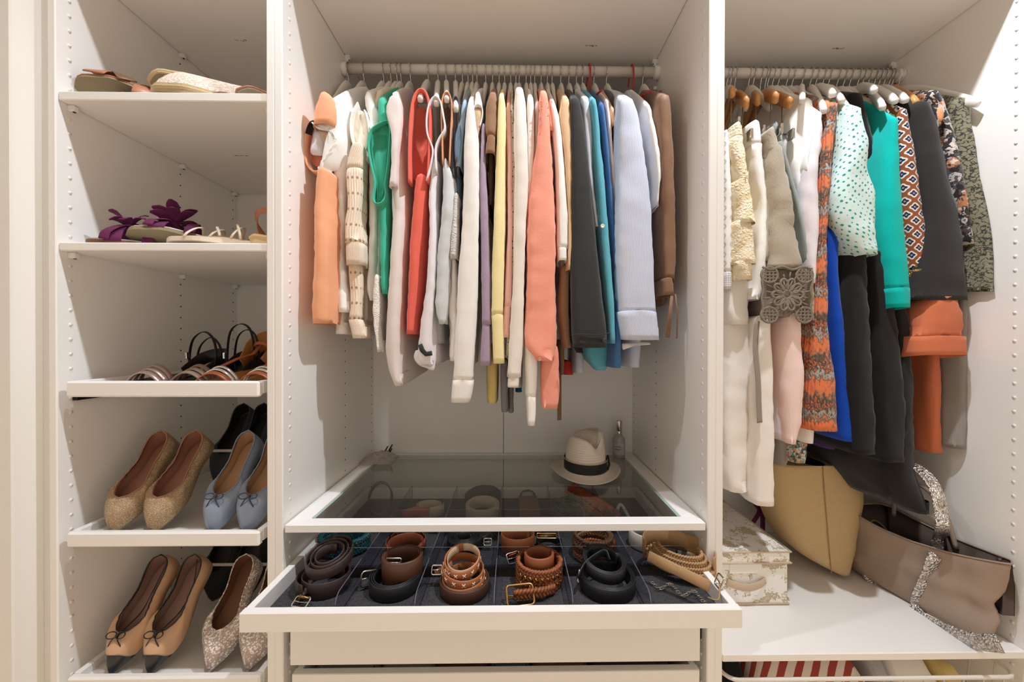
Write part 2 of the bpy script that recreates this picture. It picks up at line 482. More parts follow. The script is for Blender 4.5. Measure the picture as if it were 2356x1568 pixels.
for x in (.047, .917):
    q = MB(); s = 1 if x < .5 else -1; a, b = sorted((x, x + s * .008)); box(q, a, b, .035, .534, zt - .0015, zt - .0003, 0); q.build('bevelled_edge', M['glass_edge'], gs, smooth=False)

def drawer(label, x0, x1, yf, yb, zb, zt, zfloor, side_top, th=.018, floor_m=None, side_w=.014):
    f = MB(); box(f, x0, x1, yf, yf + th, zb, zt, .0015)
    d = f.build('drawer', M['white_edge'], UC, smooth=False, label=label)
    for a, b in ((x0 + .002, x0 + .002 + side_w), (x1 - .002 - side_w, x1 - .002)):
        q = MB(); box(q, a, b, yf + th, yb, zfloor - .012, side_top, .001); q.build('drawer_side', M['white'], d, smooth=False)
    q = MB(); box(q, x0 + side_w, x1 - side_w, yb - .014, yb, zfloor - .012, side_top, .001); q.build('drawer_back', M['white'], d, smooth=False)
    q = MB(); box(q, x0 + side_w, x1 - side_w, yf + th, yb - .014, zfloor - .010, zfloor, 0); q.build('drawer_floor', floor_m or M['white'], d, smooth=False)
    return d
BD = drawer('shallow white belt drawer pulled out', .0035, .959, -.145, .475, z_(-.5445), z_(-.5075), z_(-.541), z_(-.5075), .018, M['felt'], .015)
BD_FLOOR = z_(-.541)
# side lips of the drawer and runners
for x, s in ((.0, 1), (.964, -1)):
    q = MB(); a, b = sorted((x + s * .0005, x + s * .0032)); box(q, a, b, .04, .5, z_(-.541), z_(-.520), .0006); q.build('runner', M['metal_dark'], BD, smooth=False, label='dark steel drawer runner')
# acrylic insert
AY0, AY1, AZ = -.122, .452, z_(-.4925)
def acryl(name, pts, nrm, t=.0018):
    """flat plate from an outline (closed, convex) with visible cut edge"""
    q = MB(); n = Vector(nrm); k = len(pts)
    a = [q.vert(Vector(p) - n * t / 2) for p in pts]; b = [q.vert(Vector(p) + n * t / 2) for p in pts]
    q.face(*a[::-1]); q.face(*b)
    q.m = 1
    for j in range(k): q.face(a[j], a[(j + 1) % k], b[(j + 1) % k], b[j])
    return q.build(name, [M['acryl'], M['acryl_edge']], BD, smooth=False, label='clear acrylic drawer divider')
for i in range(1, 6):
    x = .018 + i * (.9275 / 6)
    pts = [(x, AY0, BD_FLOOR)] + [(x, AY1, BD_FLOOR), (x, AY1, AZ)] + [(x, AY0 + .02 + .02 * cos(a), AZ - .02 + .02 * sin(a)) if 0 else (x, AY0 + .022 - .022 * sin(a), AZ - .022 + .022 * cos(a)) for a in [pi / 2 * k / 6 for k in range(7)]]
    acryl('divider', pts, (1, 0, 0))
for y in (.056, .262):
    pts = [(.020, y, BD_FLOOR), (.943, y, BD_FLOOR)] + [(.943 - .02 + .02 * cos(a), y, AZ - .02 + .02 * sin(a)) for a in [pi / 2 * k / 6 for k in range(7)]] + [(.02 + .02 - .02 * sin(a), y, AZ - .02 + .02 * cos(a)) for a in [pi / 2 * k / 6 for k in range(7)]]
    acryl('divider', pts, (0, 1, 0))
MD = drawer('closed white drawer under the belt drawer', .0165, .9475, -.002, .50, z_(-.727), z_(-.575), z_(-.70), z_(-.60))
LD = drawer('lowest white drawer with folded clothes inside', .0205, .9465, -.002, .50, z_(-.92), z_(-.747), z_(-.89), z_(-.7475))
for d, zc in ((MD, -.675), (LD, -.86)):
    for x, s in ((.0, 1), (.964, -1)):
        q = MB(); a, b = sorted((x, x + s * .013)); box(q, a, b, .025, .5, z_(zc) - .024, z_(zc) + .02, .001); q.build('runner', M['metal_dark'], d, smooth=False, label='dark steel drawer runner')
# ------------------------------------------------------------------ cloth materials
def fab(key, col, bump=(900, .35), kind=None, **k):
    """woven cloth; kind adds a printed / knitted pattern in cloth coordinates (metres)"""
    m = mat('cloth_' + key, col, .88, sheen=.15, spec=.15)
    g = NG(m); M[key] = m
    uv = g.uv()
    if kind == 'stripe':          # fine vertical stripes
        w = g.wave(uv, k['s'], 0, 'X'); g.color(g.ramp(w, [(.35, k['c2']), (.65, col)]))
    elif kind == 'dots':
        v = g.uv(1, 1, 0, 0, .6); d = g.voronoi(v, k['s'], rnd=k.get('rnd', .25)); g.color(g.ramp(d, [(k['r'], k['c2']), (k['r'] + .05, col)]))
    elif kind == 'floral':
        a = g.voronoi(uv, k['s'], rnd=1, out='Color'); x, _ = g.sep(a)
        n = g.noise(uv, k['s'] * 1.4, 4); f = g.math('ADD', g.math('MULTIPLY', x, .6), g.math('MULTIPLY', n, .55))
        g.color(g.ramp(f, k['stops'], const=k.get('const', True)))
    elif kind == 'squiggle':
        n = g.noise(uv, k['s'], 3); w = g.math('ABSOLUTE', g.math('SUBTRACT', n, .5)); g.color(g.ramp(w, [(.025, k['c2']), (.045, col)]))
    elif kind == 'medallion':
        s = k['s']; v = g.uv(s, s, 0, 0, pi / 4); x, y = g.sep(v)
        fx = g.math('SUBTRACT', g.math('FRACT', x), .5); fy = g.math('SUBTRACT', g.math('FRACT', y), .5)
        ax = g.math('ABSOLUTE', fx); ay = g.math('ABSOLUTE', fy)
        r = g.math('SQRT', g.math('ADD', g.math('MULTIPLY', fx, fx), g.math('MULTIPLY', fy, fy)))
        ang = g.math('ARCTAN2', fy, fx); pet = g.math('MULTIPLY', g.math('COSINE', g.math('MULTIPLY', ang, 4)), .055)
        rr = g.math('ADD', r, pet)
        g.color(g.ramp(rr, [(0, (214, 205, 196)), (.055, (36, 40, 74)), (.20, (50, 56, 98)), (.255, (228, 222, 212)), (.36, (232, 226, 216)), (.40, (150, 84, 50))], const=True))
    elif kind == 'gingham':
        a = g.wave(uv, k['s'], 0, 'X'); b = g.wave(uv, k['s'], 0, 'Y'); f = g.math('MULTIPLY', g.math('ADD', a, b), .5)
        g.color(g.ramp(f, [(.3, k['c2']), (.7, col)]))
    elif kind == 'rings':         # small grey motifs set apart on a pale ground
        d = g.voronoi(uv, k['s'], rnd=.1); w = g.math('ABSOLUTE', g.math('SUBTRACT', d, .24)); g.color(g.ramp(w, [(.06, k['c2']), (.1, col)]))
    elif kind == 'zigknit':       # multicolour horizontal bands of knit
        x, y = g.sep(uv); n = g.noise(g.uv(60, 9), 1.0, 2)
        n2 = g.noise(g.uv(150, 70), 1.0, 1)
        f = g.math('FRACT', g.math('ADD', g.math('MULTIPLY', y, 9.5), g.math('ADD', g.math('MULTIPLY', n, .35), g.math('MULTIPLY', n2, .75))))
        g.color(g.ramp(f, k['stops']))
    if kind in ('knit', 'rib', 'zigknit', 'openknit'):
        s = k.get('ks', 260)
        a = g.wave(uv, s / 6.28, .6, 'X', 1); g.bump(a, .55, .003)
    elif kind == 'lace':
        d = g.voronoi(uv, k.get('ls', 90), 'DISTANCE_TO_EDGE', .8); g.bump(d, .9, .004)
        n = g.noise(uv, 35, 3); g.color(g.ramp(n, [(.35, k.get('c2', col)), (.6, col)]))
    else:
        n = g.noise(g.uv(1, .35), bump[0], 2); g.bump(n, bump[1], .0012)
    if kind == 'openknit':        # pointelle: rows of little holes, their shade painted as brown spots
        x, y = g.sep(g.uv(85, 1)); row = g.math('FRACT', g.math('MULTIPLY', y, 26)); fx = g.math('ABSOLUTE', g.math('SUBTRACT', g.math('FRACT', x), .5))
        ry = g.math('ABSOLUTE', g.math('SUBTRACT', row, .5)); e = g.math('ADD', g.math('MULTIPLY', fx, 1.0), g.math('MULTIPLY', ry, 2.2))
        g.color(g.ramp(e, [(.20, (176, 134, 104)), (.32, col)]))
    if 'sheer' in k:
        m.node_tree.nodes['Principled BSDF'].inputs['Alpha'].default_value = k['sheer']
    return m
fab('peach', (236, 168, 128)); fab('white_a', (240, 238, 234)); fab('white_b', (236, 231, 225)); fab('cream', (240, 226, 204))
fab('cream_knit', (243, 225, 203), kind='openknit', ks=330); fab('cream_rib', (243, 225, 205), kind='rib', ks=700); fab('cream_solidknit', (241, 222, 200), kind='knit', ks=420)
fab('green', (66, 176, 146)); fab('mauve', (222, 211, 206)); fab('coral', (230, 104, 88)); fab('coral_pale', (240, 158, 136), (500, .5))
fab('lilac_white', (226, 220, 222)); fab('silver', (202, 204, 204), (120, .9)); fab('rib_grey', (190, 192, 194), kind='rib', ks=900); fab('darkgrey', (86, 86, 92))
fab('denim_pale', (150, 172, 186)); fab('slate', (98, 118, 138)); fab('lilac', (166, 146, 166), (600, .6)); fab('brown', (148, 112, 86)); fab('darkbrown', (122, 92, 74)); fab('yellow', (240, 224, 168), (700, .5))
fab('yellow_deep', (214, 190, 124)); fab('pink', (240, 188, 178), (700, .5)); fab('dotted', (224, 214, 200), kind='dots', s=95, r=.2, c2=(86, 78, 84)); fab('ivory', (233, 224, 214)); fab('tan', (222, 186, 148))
fab('charcoal', (54, 54, 54), (900, .3)); fab('paleblue', (208, 211, 222)); fab('teal', (96, 172, 190)); fab('blue', (70, 112, 162)); fab('palepink', (240, 226, 222))
fab('bluestripe', (212, 216, 230), kind='stripe', s=90, c2=(186, 192, 214)); fab('brown_silk', (134, 100, 76)); M['brown_silk'].node_tree.nodes['Principled BSDF'].inputs['Roughness'].default_value = .5
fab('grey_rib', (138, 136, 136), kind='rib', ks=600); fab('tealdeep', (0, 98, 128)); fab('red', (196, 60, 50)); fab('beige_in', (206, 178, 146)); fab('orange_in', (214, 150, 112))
fab('print_grey', (238, 236, 232), kind='rings', s=42, c2=(196, 192, 190)); fab('gingham', (240, 238, 236), kind='gingham', s=55, c2=(186, 184, 190))
fab('cream_lace', (244, 232, 206), kind='lace', ls=120, c2=(228, 204, 160)); fab('white_c', (244, 240, 234)); fab('linen', (176, 164, 146), (420, .7)); fab('linen_lace', (186, 170, 150), kind='lace', ls=110)
fab('satin_grey', (150, 160, 156)); fab('pinkdot', (246, 222, 214), kind='dots', s=130, r=.2, c2=(240, 168, 150)); fab('white_long', (243, 237, 230)); fab('ribbon_taupe', (150, 138, 126))
fab('lilac_sheer', (230, 222, 226)); fab('pink_soft', (246, 218, 212)); fab('royal', (16, 70, 178)); fab('purple', (76, 52, 108)); fab('royal_dark', (26, 48, 120))
fab('zig', (150, 110, 80), kind='zigknit', ks=240, stops=[(0, (70, 62, 54)), (.18, (120, 104, 92)), (.32, (226, 128, 84)), (.5, (240, 130, 82)), (.62, (112, 96, 82)), (.75, (190, 180, 172)), (.86, (74, 66, 56)), (1, (226, 126, 84))])
fab('mint', (212, 234, 230), kind='dots', s=78, r=.21, c2=(56, 150, 150)); fab('mint_shaded', (140, 196, 192), kind='dots', s=78, r=.21, c2=(40, 110, 112))  # second mint is the same print darkened, shade put into its colours
fab('black', (30, 28, 28), (700, .4)); fab('black_sheer', (44, 42, 42)); fab('teal_bright', (0, 182, 174)); fab('beige_lace', (222, 206, 182), kind='lace', ls=130)
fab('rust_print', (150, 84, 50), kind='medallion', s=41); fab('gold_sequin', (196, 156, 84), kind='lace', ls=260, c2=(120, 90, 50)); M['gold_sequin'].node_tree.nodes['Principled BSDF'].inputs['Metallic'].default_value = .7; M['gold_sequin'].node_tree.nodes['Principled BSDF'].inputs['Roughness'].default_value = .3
fab('charcoal_warm', (50, 47, 47)); fab('floral_dark', (60, 56, 56), kind='floral', s=55, stops=[(0, (48, 46, 50)), (.42, (92, 84, 84)), (.52, (196, 190, 188)), (.6, (58, 52, 52)), (.68, (190, 132, 96)), (.78, (226, 214, 204)), (.86, (60, 54, 54))])
fab('olive_print', (136, 130, 108), kind='squiggle', s=85, c2=(58, 58, 52)); fab('olive_grey', (166, 162, 150)); fab('rust', (206, 116, 80)); fab('floral_small', (120, 140, 136), kind='floral', s=150, stops=[(0, (64, 96, 100)), (.45, (206, 202, 190)), (.6, (110, 136, 132)), (.72, (214, 120, 110)), (.82, (196, 180, 110))])
fab('white_band', (226, 222, 216)); fab('grey_jersey', (146, 140, 134)); fab('embroid', (206, 200, 196), kind='lace', ls=170); fab('white_lace', (240, 234, 226), kind='lace', ls=200)
M['button'] = mat('pearl_button', (232, 226, 210), .25); M['button_dark'] = mat('dark_button', (50, 48, 48), .35); M['button_tan'] = mat('tan_button', (206, 152, 112), .35)
M['hanger'] = mat('white_painted_wood', (231, 227, 221), .35); M['hanger_wood'] = mat('lacquered_beech', (216, 160, 96), .35, noise_mix=(22, (186, 124, 66), .3)); M['hanger_plastic'] = mat('white_plastic_hanger', (240, 238, 236), .3)
M['red_cord'] = mat('red_velvet_hook', (186, 52, 44), .6)

# ------------------------------------------------------------------ hung cloth
ZNECK = z_(.738)
def loopsec(fl, fr, bl, br, n, p):
    """rounded four-cornered section, starting at the middle of the front"""
    out = []
    for j in range(n):
        a = pi / 2 + 2 * pi * j / n
        c, s = cos(a), sin(a)
        cx = math.copysign(abs(c) ** p, c); cy = math.copysign(abs(s) ** p, s)
        tx, ty = (cx + 1) / 2, (cy + 1) / 2
        fx = fl[0] + (fr[0] - fl[0]) * tx; fy = fl[1] + (fr[1] - fl[1]) * tx
        bx = bl[0] + (br[0] - bl[0]) * tx; by = bl[1] + (br[1] - bl[1]) * tx
        out.append((fx + (bx - fx) * ty, fy + (by - fy) * ty))
    return out
_seed = [0]
def cloth(name, parent, m, rows, yf=.10, yb=.50, bt=.75, wr=.0022, roof=True, n=26, step=.014, p=.55, bsx=0.0, label=None, fold=1.0, lip=True, top_round=.012, slant=0.0):
    """tube of cloth hung from the rail. rows = (v, uL, uR[, yL, yR]) read along its front edge at depth yf;
    yb is the depth of its rear edge, bt how thick the rear is, bsx how far the rear swings sideways; slant lowers the hem towards the rear"""
    _seed[0] += 1; sd = _seed[0] * 7.31; wr = wr * 1.55; bt = bt * .72
    K = []
    for r in rows:
        yl, yr = (r[3], r[4]) if len(r) > 3 else (yf, yf)
        a = atY(r[1], r[0], yl); b = atY(r[2], r[0], yr)
        xa, xb = a.x, b.x
        if xb - xa < .014:
            xb = xa + .014
            if .9 < xa and xb > 1.709: xa, xb = 1.695, 1.709
        K.append((.5 * (a.z + b.z), xa, xb, yl, yr))
    K.sort(key=lambda q: -q[0])
    zt, zb = K[0][0], K[-1][0]
    ns = max(4, int((zt - zb) / step)); S = []
    for i in range(ns + 1):
        z = zt + (zb - zt) * i / ns
        k = 0
        while k < len(K) - 2 and z < K[k + 1][0]: k += 1
        a, b = K[k], K[k + 1]; t = (a[0] - z) / max(1e-6, a[0] - b[0]); t = min(max(t, 0), 1)
        S.append([z] + [a[q] + (b[q] - a[q]) * t for q in range(1, 5)])
    for _ in range(2):        # soften the kinks between the read rows
        S = [S[0]] + [[S[i][0]] + [(S[i - 1][q] + 2 * S[i][q] + S[i + 1][q]) / 4 for q in range(1, 5)] for i in range(1, ns)] + [S[-1]]
    mb = MB(); rings = []
    def ring(z, xl, xr, yl, yr, yb_, wk, dz=0):
        w = xr - xl; c = .5 * (xl + xr)
        if wk < 1: xl, xr = c - w / 2 * wk, c + w / 2 * wk
        w *= wk
        pts = loopsec((xl, yl), (xr, yr), (c - w / 2 * bt + bsx, yb_), (c + w / 2 * bt + bsx, yb_), n, p)
        k = len(pts); idx = []; arc = 0
        cen = Vector((sum(q[0] for q in pts) / k, sum(q[1] for q in pts) / k))
        ua = [0]
        for j in range(1, k): ua.append(ua[-1] + sqrt((pts[j][0] - pts[j - 1][0]) ** 2 + (pts[j][1] - pts[j - 1][1]) ** 2))
        hang = min(1, max(0, (zt - z) / .12)) * fold
        for j in range(k):
            a, b = pts[j - 1], pts[(j + 1) % k]
            nn = Vector((b[1] - a[1], -(b[0] - a[0])))
            nn = nn.normalized() if nn.length > 1e-9 else Vector((0, -1))
            d = wr * (1.5 * nz(ua[j] * 24 + sd, z * 3.2, sd) * hang + .8 * nz(ua[j] * 60, z * 9 + sd, 3.3) * hang + .5 * nz(ua[j] * 45, z * 45, sd))
            d = max(min(d, w * .3), -w * .22)
            yy = pts[j][1] + nn.y * d
            lo_, hi_ = (.004, .960) if c < .985 else (1.004, 1.710)
            zz = z + slant * (yy - yf) * dz
            u = ua[j] if j <= k / 2 else ua[j]
            idx.append(mb.vert((min(max(pts[j][0] + nn.x * d, lo_), hi_), yy, zz), (u, z)))
        rings.append(idx)
    if roof:
        yc0, yc1 = .25, .35
        s = S[0]; dzr = max(.02, ZNECK - s[0])
        for t, wk in ((1, .35), (.97, .6), (.8, .66), (.55, .74), (.3, .82), (.12, .90), (.035, .96)):
            if yf < .24:
                ya = s[3] + (yc0 - s[3]) * t; yb2 = s[4] + (yc0 - s[4]) * t; yB = yb + (yc1 - yb) * t
            else:
                ya, yb2, yB = s[3], s[4], yb
            ring(s[0] + dzr * t + .004 * sin(pi * min(1, t)) * (yf < .24), s[1], s[2], ya, yb2, yB, wk)
    else:
        s = S[0]
        for a in (75, 50, 25):
            a = math.radians(a); ring(s[0] + top_round * sin(a), s[1], s[2], s[3] + .3 * top_round * (1 - cos(a)), s[4] + .3 * top_round * (1 - cos(a)), yb, max(.2, cos(a)))
    top = len(rings)
    for i, s in enumerate(S):
        ring(s[0], s[1], s[2], s[3], s[4], yb, 1, dz=max(0, (i / ns - .5) / .5))
    if lip:
        s = S[-1]
        ring(s[0] + .0005, s[1] + .0015, s[2] - .0015, s[3] + .002, s[4] + .002, yb - .002, 1, dz=1)
        ring(s[0] + .03, s[1] + .002, s[2] - .002, s[3] + .003, s[4] + .003, yb - .003, 1, dz=1)
    mb.face(*rings[0][::-1])
    for a, b in zip(rings, rings[1:]):
        for j in range(n):
            mb.face(a[j], b[j], b[(j + 1) % n], a[(j + 1) % n])
    return mb.build(name, m, parent, label=label)
def rim(name, parent, m, pts, r=.0022, label=None, flat=1.0):
    """stitched edge: a thin roll along points (u, v, y)"""
    q = MB(); P = [tuple(atY(*p)) for p in pts]; closed = pts[0] == pts[-1]
    if closed: P = P[:-1]
    sm = catmull(P + ([P[0]] if closed else []), len(P) * 5)
    if closed: sm = sm[:-1]
    if r >= .0022:
        ribbon(q, [(x, y + .010, z) for x, y, z in sm], (0, 1, 0), .024, r * 1.15, closed=closed)
    else:
        tube(q, sm, r, 6, closed=closed)
    return q.build(name, m, parent, label=label)
def patch(name, parent, m, outline, bulge=.006, label=None, rings=3):
    """soft piece of cloth filling an outline of (u, v, y) points"""
    P = [Vector(atY(*p)) for p in outline]
    P = [Vector(q) for q in catmull(P + [P[0]], len(P) * 4)][:-1]
    c = sum(P, Vector()) / len(P); q = MB(); R = []
    for k in range(rings):
        t = 1 - k / rings
        R.append([q.vert(c + (a - c) * t + Vector((0, -bulge * (1 - t * t), 0)) + Vector((0, .003 * nz(a.x * 40, a.z * 40, k), 0)) * (1 if k else 0), (a.x, a.z)) for a in P])
    ci = q.vert(c + Vector((0, -bulge, 0)), (c.x, c.z)); n = len(P)
    for a, b in zip(R, R[1:]):
        for j in range(n): q.face(a[j], b[j], b[(j + 1) % n], a[(j + 1) % n])
    for j in range(n): q.face(R[-1][j], ci, R[-1][(j + 1) % n])
    # a back face gives the piece its thickness
    bk = [q.vert(p + Vector((0, .004, 0)), (p.x, p.z)) for p in P]
    for j in range(n): q.face(R[0][j], R[0][(j + 1) % n], bk[(j + 1) % n], bk[j])
    q.face(*bk[::-1])
    return q.build(name, m, parent, label=label)
def button(parent, u, v, y, r=.005, m='button'):
    q = MB(); c = atY(u, v, y); s = len(q.v)
    lathe(q, [(.0001, .0026), (r * .6, .0024), (r * .75, .003), (r, .0022), (r, 0), (.0001, 0)], (0, 0, 0), 14)
    q.xform(Matrix.Translation(c) @ Matrix.Rotation(pi / 2, 4, 'X')); return q.build('button', M[m], parent, label='small round button')
def garment(name, label, cat, rail_u=None, group=None, x=None):
    g = thing(name, label, cat, (0, .30, 0), group=group)
    if x is not None: g.location.x = x
    return g
def at_rail(u): return atY(u, 165, .30).x
# ------------------------------------------------------------------ hangers
def make_hanger(label, m, tip=(0, -.105, -.172), R0=.0205, R1=.012, flat=.40, plank=False):
    """wooden hanger; tip = its near arm end measured from the rail"""
    h = thing('clothes_hanger', label, 'hanger', (0, .30, z_(.8235)))
    q = MB(); pts = []; R = []
    for i in range(19):
        t = -1 + i / 9; a = abs(t); s = 1 if t <= 0 else -1
        pts.append((tip[0] * a * s, tip[1] * a * s, -.057 + (tip[2] + .057) * a ** 1.3)); R.append(R0 + (R1 - R0) * min(1, a * 1.6) if 0 < i < 18 else R1 * .55)
    if plank:
        ribbon(q, pts, (0, 0, 1), [2 * r for r in R], .0135)
    else:
        tube(q, pts, R, 10, flat=flat)
    q.build('hanger_arms', m, h, local=True)
    k = MB(); p = [(0, 0, -.045), (0, 0, -.030), (0, -.004, -.024)]
    for i in range(13):
        a = -pi * .5 - .35 - (pi * 1.28) * i / 12
        p.append((0, .0178 * cos(a), .0178 * sin(a)))
    tube(k, p, .0015, 6); k.build('hook', M['steel'], h, local=True, label='thin steel wire hook')
    return h
HP = {}
def hanger(u, label, tip=None, mk='hanger', tilt=0.0, group=None, y=.10):
    """u: hook position along the rail; tip: (u, v) of a near arm end that shows"""
    if tip is None:
        if mk not in HP:
            HP[mk] = make_hanger(label, M[mk]); h = HP[mk]
        else:
            h = copy_tree(HP[mk]); h['label'] = label
    else:
        e = Vector(atY(tip[0], tip[1], y)) - Vector((at_rail(u), .30, z_(.8235)))
        h = make_hanger(label, M[mk], tuple(e), .0205, .0125, .50, True)
    h['group'] = group or 'wooden hangers on the middle rail'
    h.location.x = at_rail(u); h.rotation_euler = (0, 0, tilt)
    return h

# ------------------------------------------------------------------ garments of the middle unit, left to right
GM = 'clothes on the middle rail'
def G(name, label, cat): return garment(name, label, cat, group=GM)
MIDHANG = []
# peach blouse against the left panel
g = G('blouse', 'peach blouse with black tie at the far left of the middle rail', 'blouse')
cloth('body', g, M['peach'], [(392, 716, 758), (450, 713, 757), (540, 708, 757), (640, 704, 758), (700, 703, 757), (744, 703, 757)], .052, .44, .6, .004, roof=False)
cloth('puff_sleeve', g, M['peach'], [(226, 722, 764), (245, 714, 770), (270, 708, 772), (284, 707, 766)], .062, .24, .9, .003, roof=False, top_round=.020)
rim('armhole_edge', g, M['peach'], [(712, 290, .092), (703, 310, .09), (700, 345, .09), (704, 372, .092), (718, 392, .095), (738, 392, .10), (755, 378, .105), (760, 340, .11), (758, 300, .11), (738, 284, .10), (712, 290, .092)], .004)
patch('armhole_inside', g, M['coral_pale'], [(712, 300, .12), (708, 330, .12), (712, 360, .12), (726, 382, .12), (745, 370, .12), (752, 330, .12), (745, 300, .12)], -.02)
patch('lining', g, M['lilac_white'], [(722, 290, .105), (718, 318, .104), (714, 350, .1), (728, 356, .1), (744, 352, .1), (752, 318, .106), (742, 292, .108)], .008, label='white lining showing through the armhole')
rim('tie', g, M['black'], [(705, 304, .088), (709, 290, .084), (716, 280, .083), (728, 278, .084), (726, 283, .085)], .0035, label='narrow black fabric tie')
# white ruffled top
g = G('top', 'white top with frilled cap sleeve beside the peach blouse', 'top')
cloth('body', g, M['white_a'], [(212, 778, 802), (235, 768, 806), (290, 768, 810), (350, 762, 806), (392, 760, 800), (430, 757, 792), (500, 753, 787), (600, 752, 788), (660, 756, 795), (718, 762, 801)], .105, .48, .7, .005)
cloth('under_layer', g, M['white_b'], [(690, 764, 790), (740, 762, 796), (768, 768, 799)], .125, .46, .7, .006, roof=False)
patch('cap_sleeve', g, M['white_a'], [(786, 214, .10), (764, 228, .094), (742, 256, .088), (722, 284, .084), (732, 296, .086), (752, 300, .09), (770, 306, .09), (776, 330, .09), (764, 352, .088), (746, 372, .085), (738, 388, .085), (756, 393, .09), (782, 384, .1), (798, 340, .1), (802, 270, .104), (798, 226, .104)], .018, label='flared white cap sleeve', rings=5)
for pp in ([(722, 284, .083), (734, 294, .081), (752, 300, .082), (768, 306, .084), (776, 322, .086)], [(776, 330, .086), (764, 352, .084), (748, 370, .082), (738, 389, .082), (758, 394, .088)]):
    q = MB(); P = catmull([tuple(atY(*a)) for a in pp], 26); P = [(x + .0012 * sin(k * 1.3), y + .0022 * cos(k * 1.1), z) for k, (x, y, z) in enumerate(P)]
    ribbon(q, P, (.2, 1, .2), .016, .0016); q.build('frill', M['white_a'], g)
patch('sleeve_opening_shade', g, M['beige_in'], [(732, 298, .094), (742, 320, .092), (752, 342, .092), (762, 346, .094), (770, 330, .096), (770, 310, .096), (752, 302, .094)], .002, label='beige patch painted as shade in the sleeve opening')  # flat patch; the shade of the opening is put into its beige
# white tank over cream knit
g = G('tank_top', 'white tank top with wide armhole between white frill and green top', 'top')
cloth('body', g, M['white_b'], [(210, 834, 860), (235, 824, 866), (262, 842, 872), (330, 846, 874), (380, 838, 872), (450, 836, 868), (540, 836, 866), (620, 832, 862), (668, 834, 858), (690, 842, 858)], .125, .5, .7, .004)
rim('armhole_edge', g, M['white_b'], [(822, 238, .11), (810, 262, .1), (806, 290, .098), (810, 322, .1), (822, 352, .105), (836, 366, .11), (846, 362, .112), (850, 320, .115), (846, 280, .117), (838, 252, .115)], .0035)
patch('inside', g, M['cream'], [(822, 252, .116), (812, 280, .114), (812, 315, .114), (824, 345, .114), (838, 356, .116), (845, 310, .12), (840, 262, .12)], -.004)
g = G('cardigan', 'cream openwork knit cardigan with ribbed three-quarter sleeve', 'cardigan')
cloth('shoulder', g, M['cream'], [(208, 862, 882), (240, 850, 876), (300, 822, 850), (335, 806, 838)], .14, .45, .6, .003)
cloth('sleeve', g, M['cream_solidknit'], [(335, 804, 836), (360, 793, 836), (386, 791, 834)], .085, .15, .9, .002, roof=False)
cloth('openwork_sleeve', g, M['cream_knit'], [(386, 791, 834), (430, 791, 832), (470, 793, 831), (500, 789, 829), (530, 786, 834), (558, 788, 838)], .085, .15, .9, .003, roof=False, top_round=.002)
cloth('cuff', g, M['cream_rib'], [(558, 789, 836), (580, 788, 837), (608, 790, 836)], .085, .15, .9, .0012, roof=False, top_round=.002)
g = G('jumper', 'cream lace knit jumper with long ribbed cuff below the cardigan sleeve', 'sweater')
cloth('sleeve', g, M['cream_knit'], [(590, 797, 828), (640, 799, 827), (690, 802, 826), (735, 796, 828)], .105, .16, .9, .003, roof=False)
cloth('cuff', g, M['cream_rib'], [(735, 796, 830), (755, 800, 840), (778, 806, 842)], .105, .17, .9, .002, roof=False, top_round=.002)
cloth('body', g, M['cream'], [(560, 836, 852), (660, 832, 852), (735, 828, 851)], .20, .46, .7, .004, roof=False)
# green top
g = G('tank_top', 'turquoise green top with a deep draped armhole', 'top')
cloth('body', g, M['green'], [(226, 864, 890), (255, 858, 896), (300, 868, 897), (380, 872, 897), (450, 866, 894), (500, 866, 890), (560, 872, 888), (640, 876, 885), (676, 877, 884)], .115, .5, .7, .003)
rim('armhole_edge', g, M['green'], [(890, 278, .1), (872, 284, .094), (854, 298, .092), (847, 320, .09), (848, 350, .09), (856, 390, .092), (862, 420, .094), (858, 450, .093), (862, 466, .092), (876, 466, .094), (886, 450, .098), (886, 420, .102), (892, 370, .104), (896, 320, .104), (896, 292, .103), (890, 278, .1)], .003)
patch('armhole_inside', g, M['green'], [(888, 284, .108), (862, 300, .104), (852, 325, .1), (856, 370, .1), (866, 420, .102), (868, 458, .103), (880, 454, .106), (884, 410, .11), (890, 350, .112), (894, 300, .11)], -.012)
# mauve blouse
g = G('blouse', 'pale mauve blouse with a long rounded tail hem', 'blouse')
cloth('body', g, M['mauve'], [(212, 896, 918), (240, 893, 922), (320, 894, 926), (420, 894, 934), (500, 893, 936), (600, 888, 930), (700, 880, 927), (780, 874, 927), (830, 877, 928), (866, 886, 929), (888, 898, 930)], .105, .50, .8, .0025, slant=.07)
cloth('cap_sleeve', g, M['mauve'], [(226, 890, 922), (246, 876, 926), (266, 886, 926), (300, 896, 920), (345, 897, 914), (395, 894, 912), (428, 890, 910)], .085, .14, .8, .0025, roof=False, top_round=.01)
q = MB()
# lace trim
g = G('camisole', 'ivory camisole whose crochet lace edge hangs beside the mauve blouse', 'top')
cloth('lace_edge', g, M['white_lace'], [(640, 858, 872), (700, 852, 874), (760, 857, 868), (810, 862, 869)], .11, .2, .6, .003, roof=False)
cloth('body', g, M['white_a'], [(420, 868, 880), (560, 862, 876), (660, 857, 874)], .15, .46, .7, .003, roof=False)
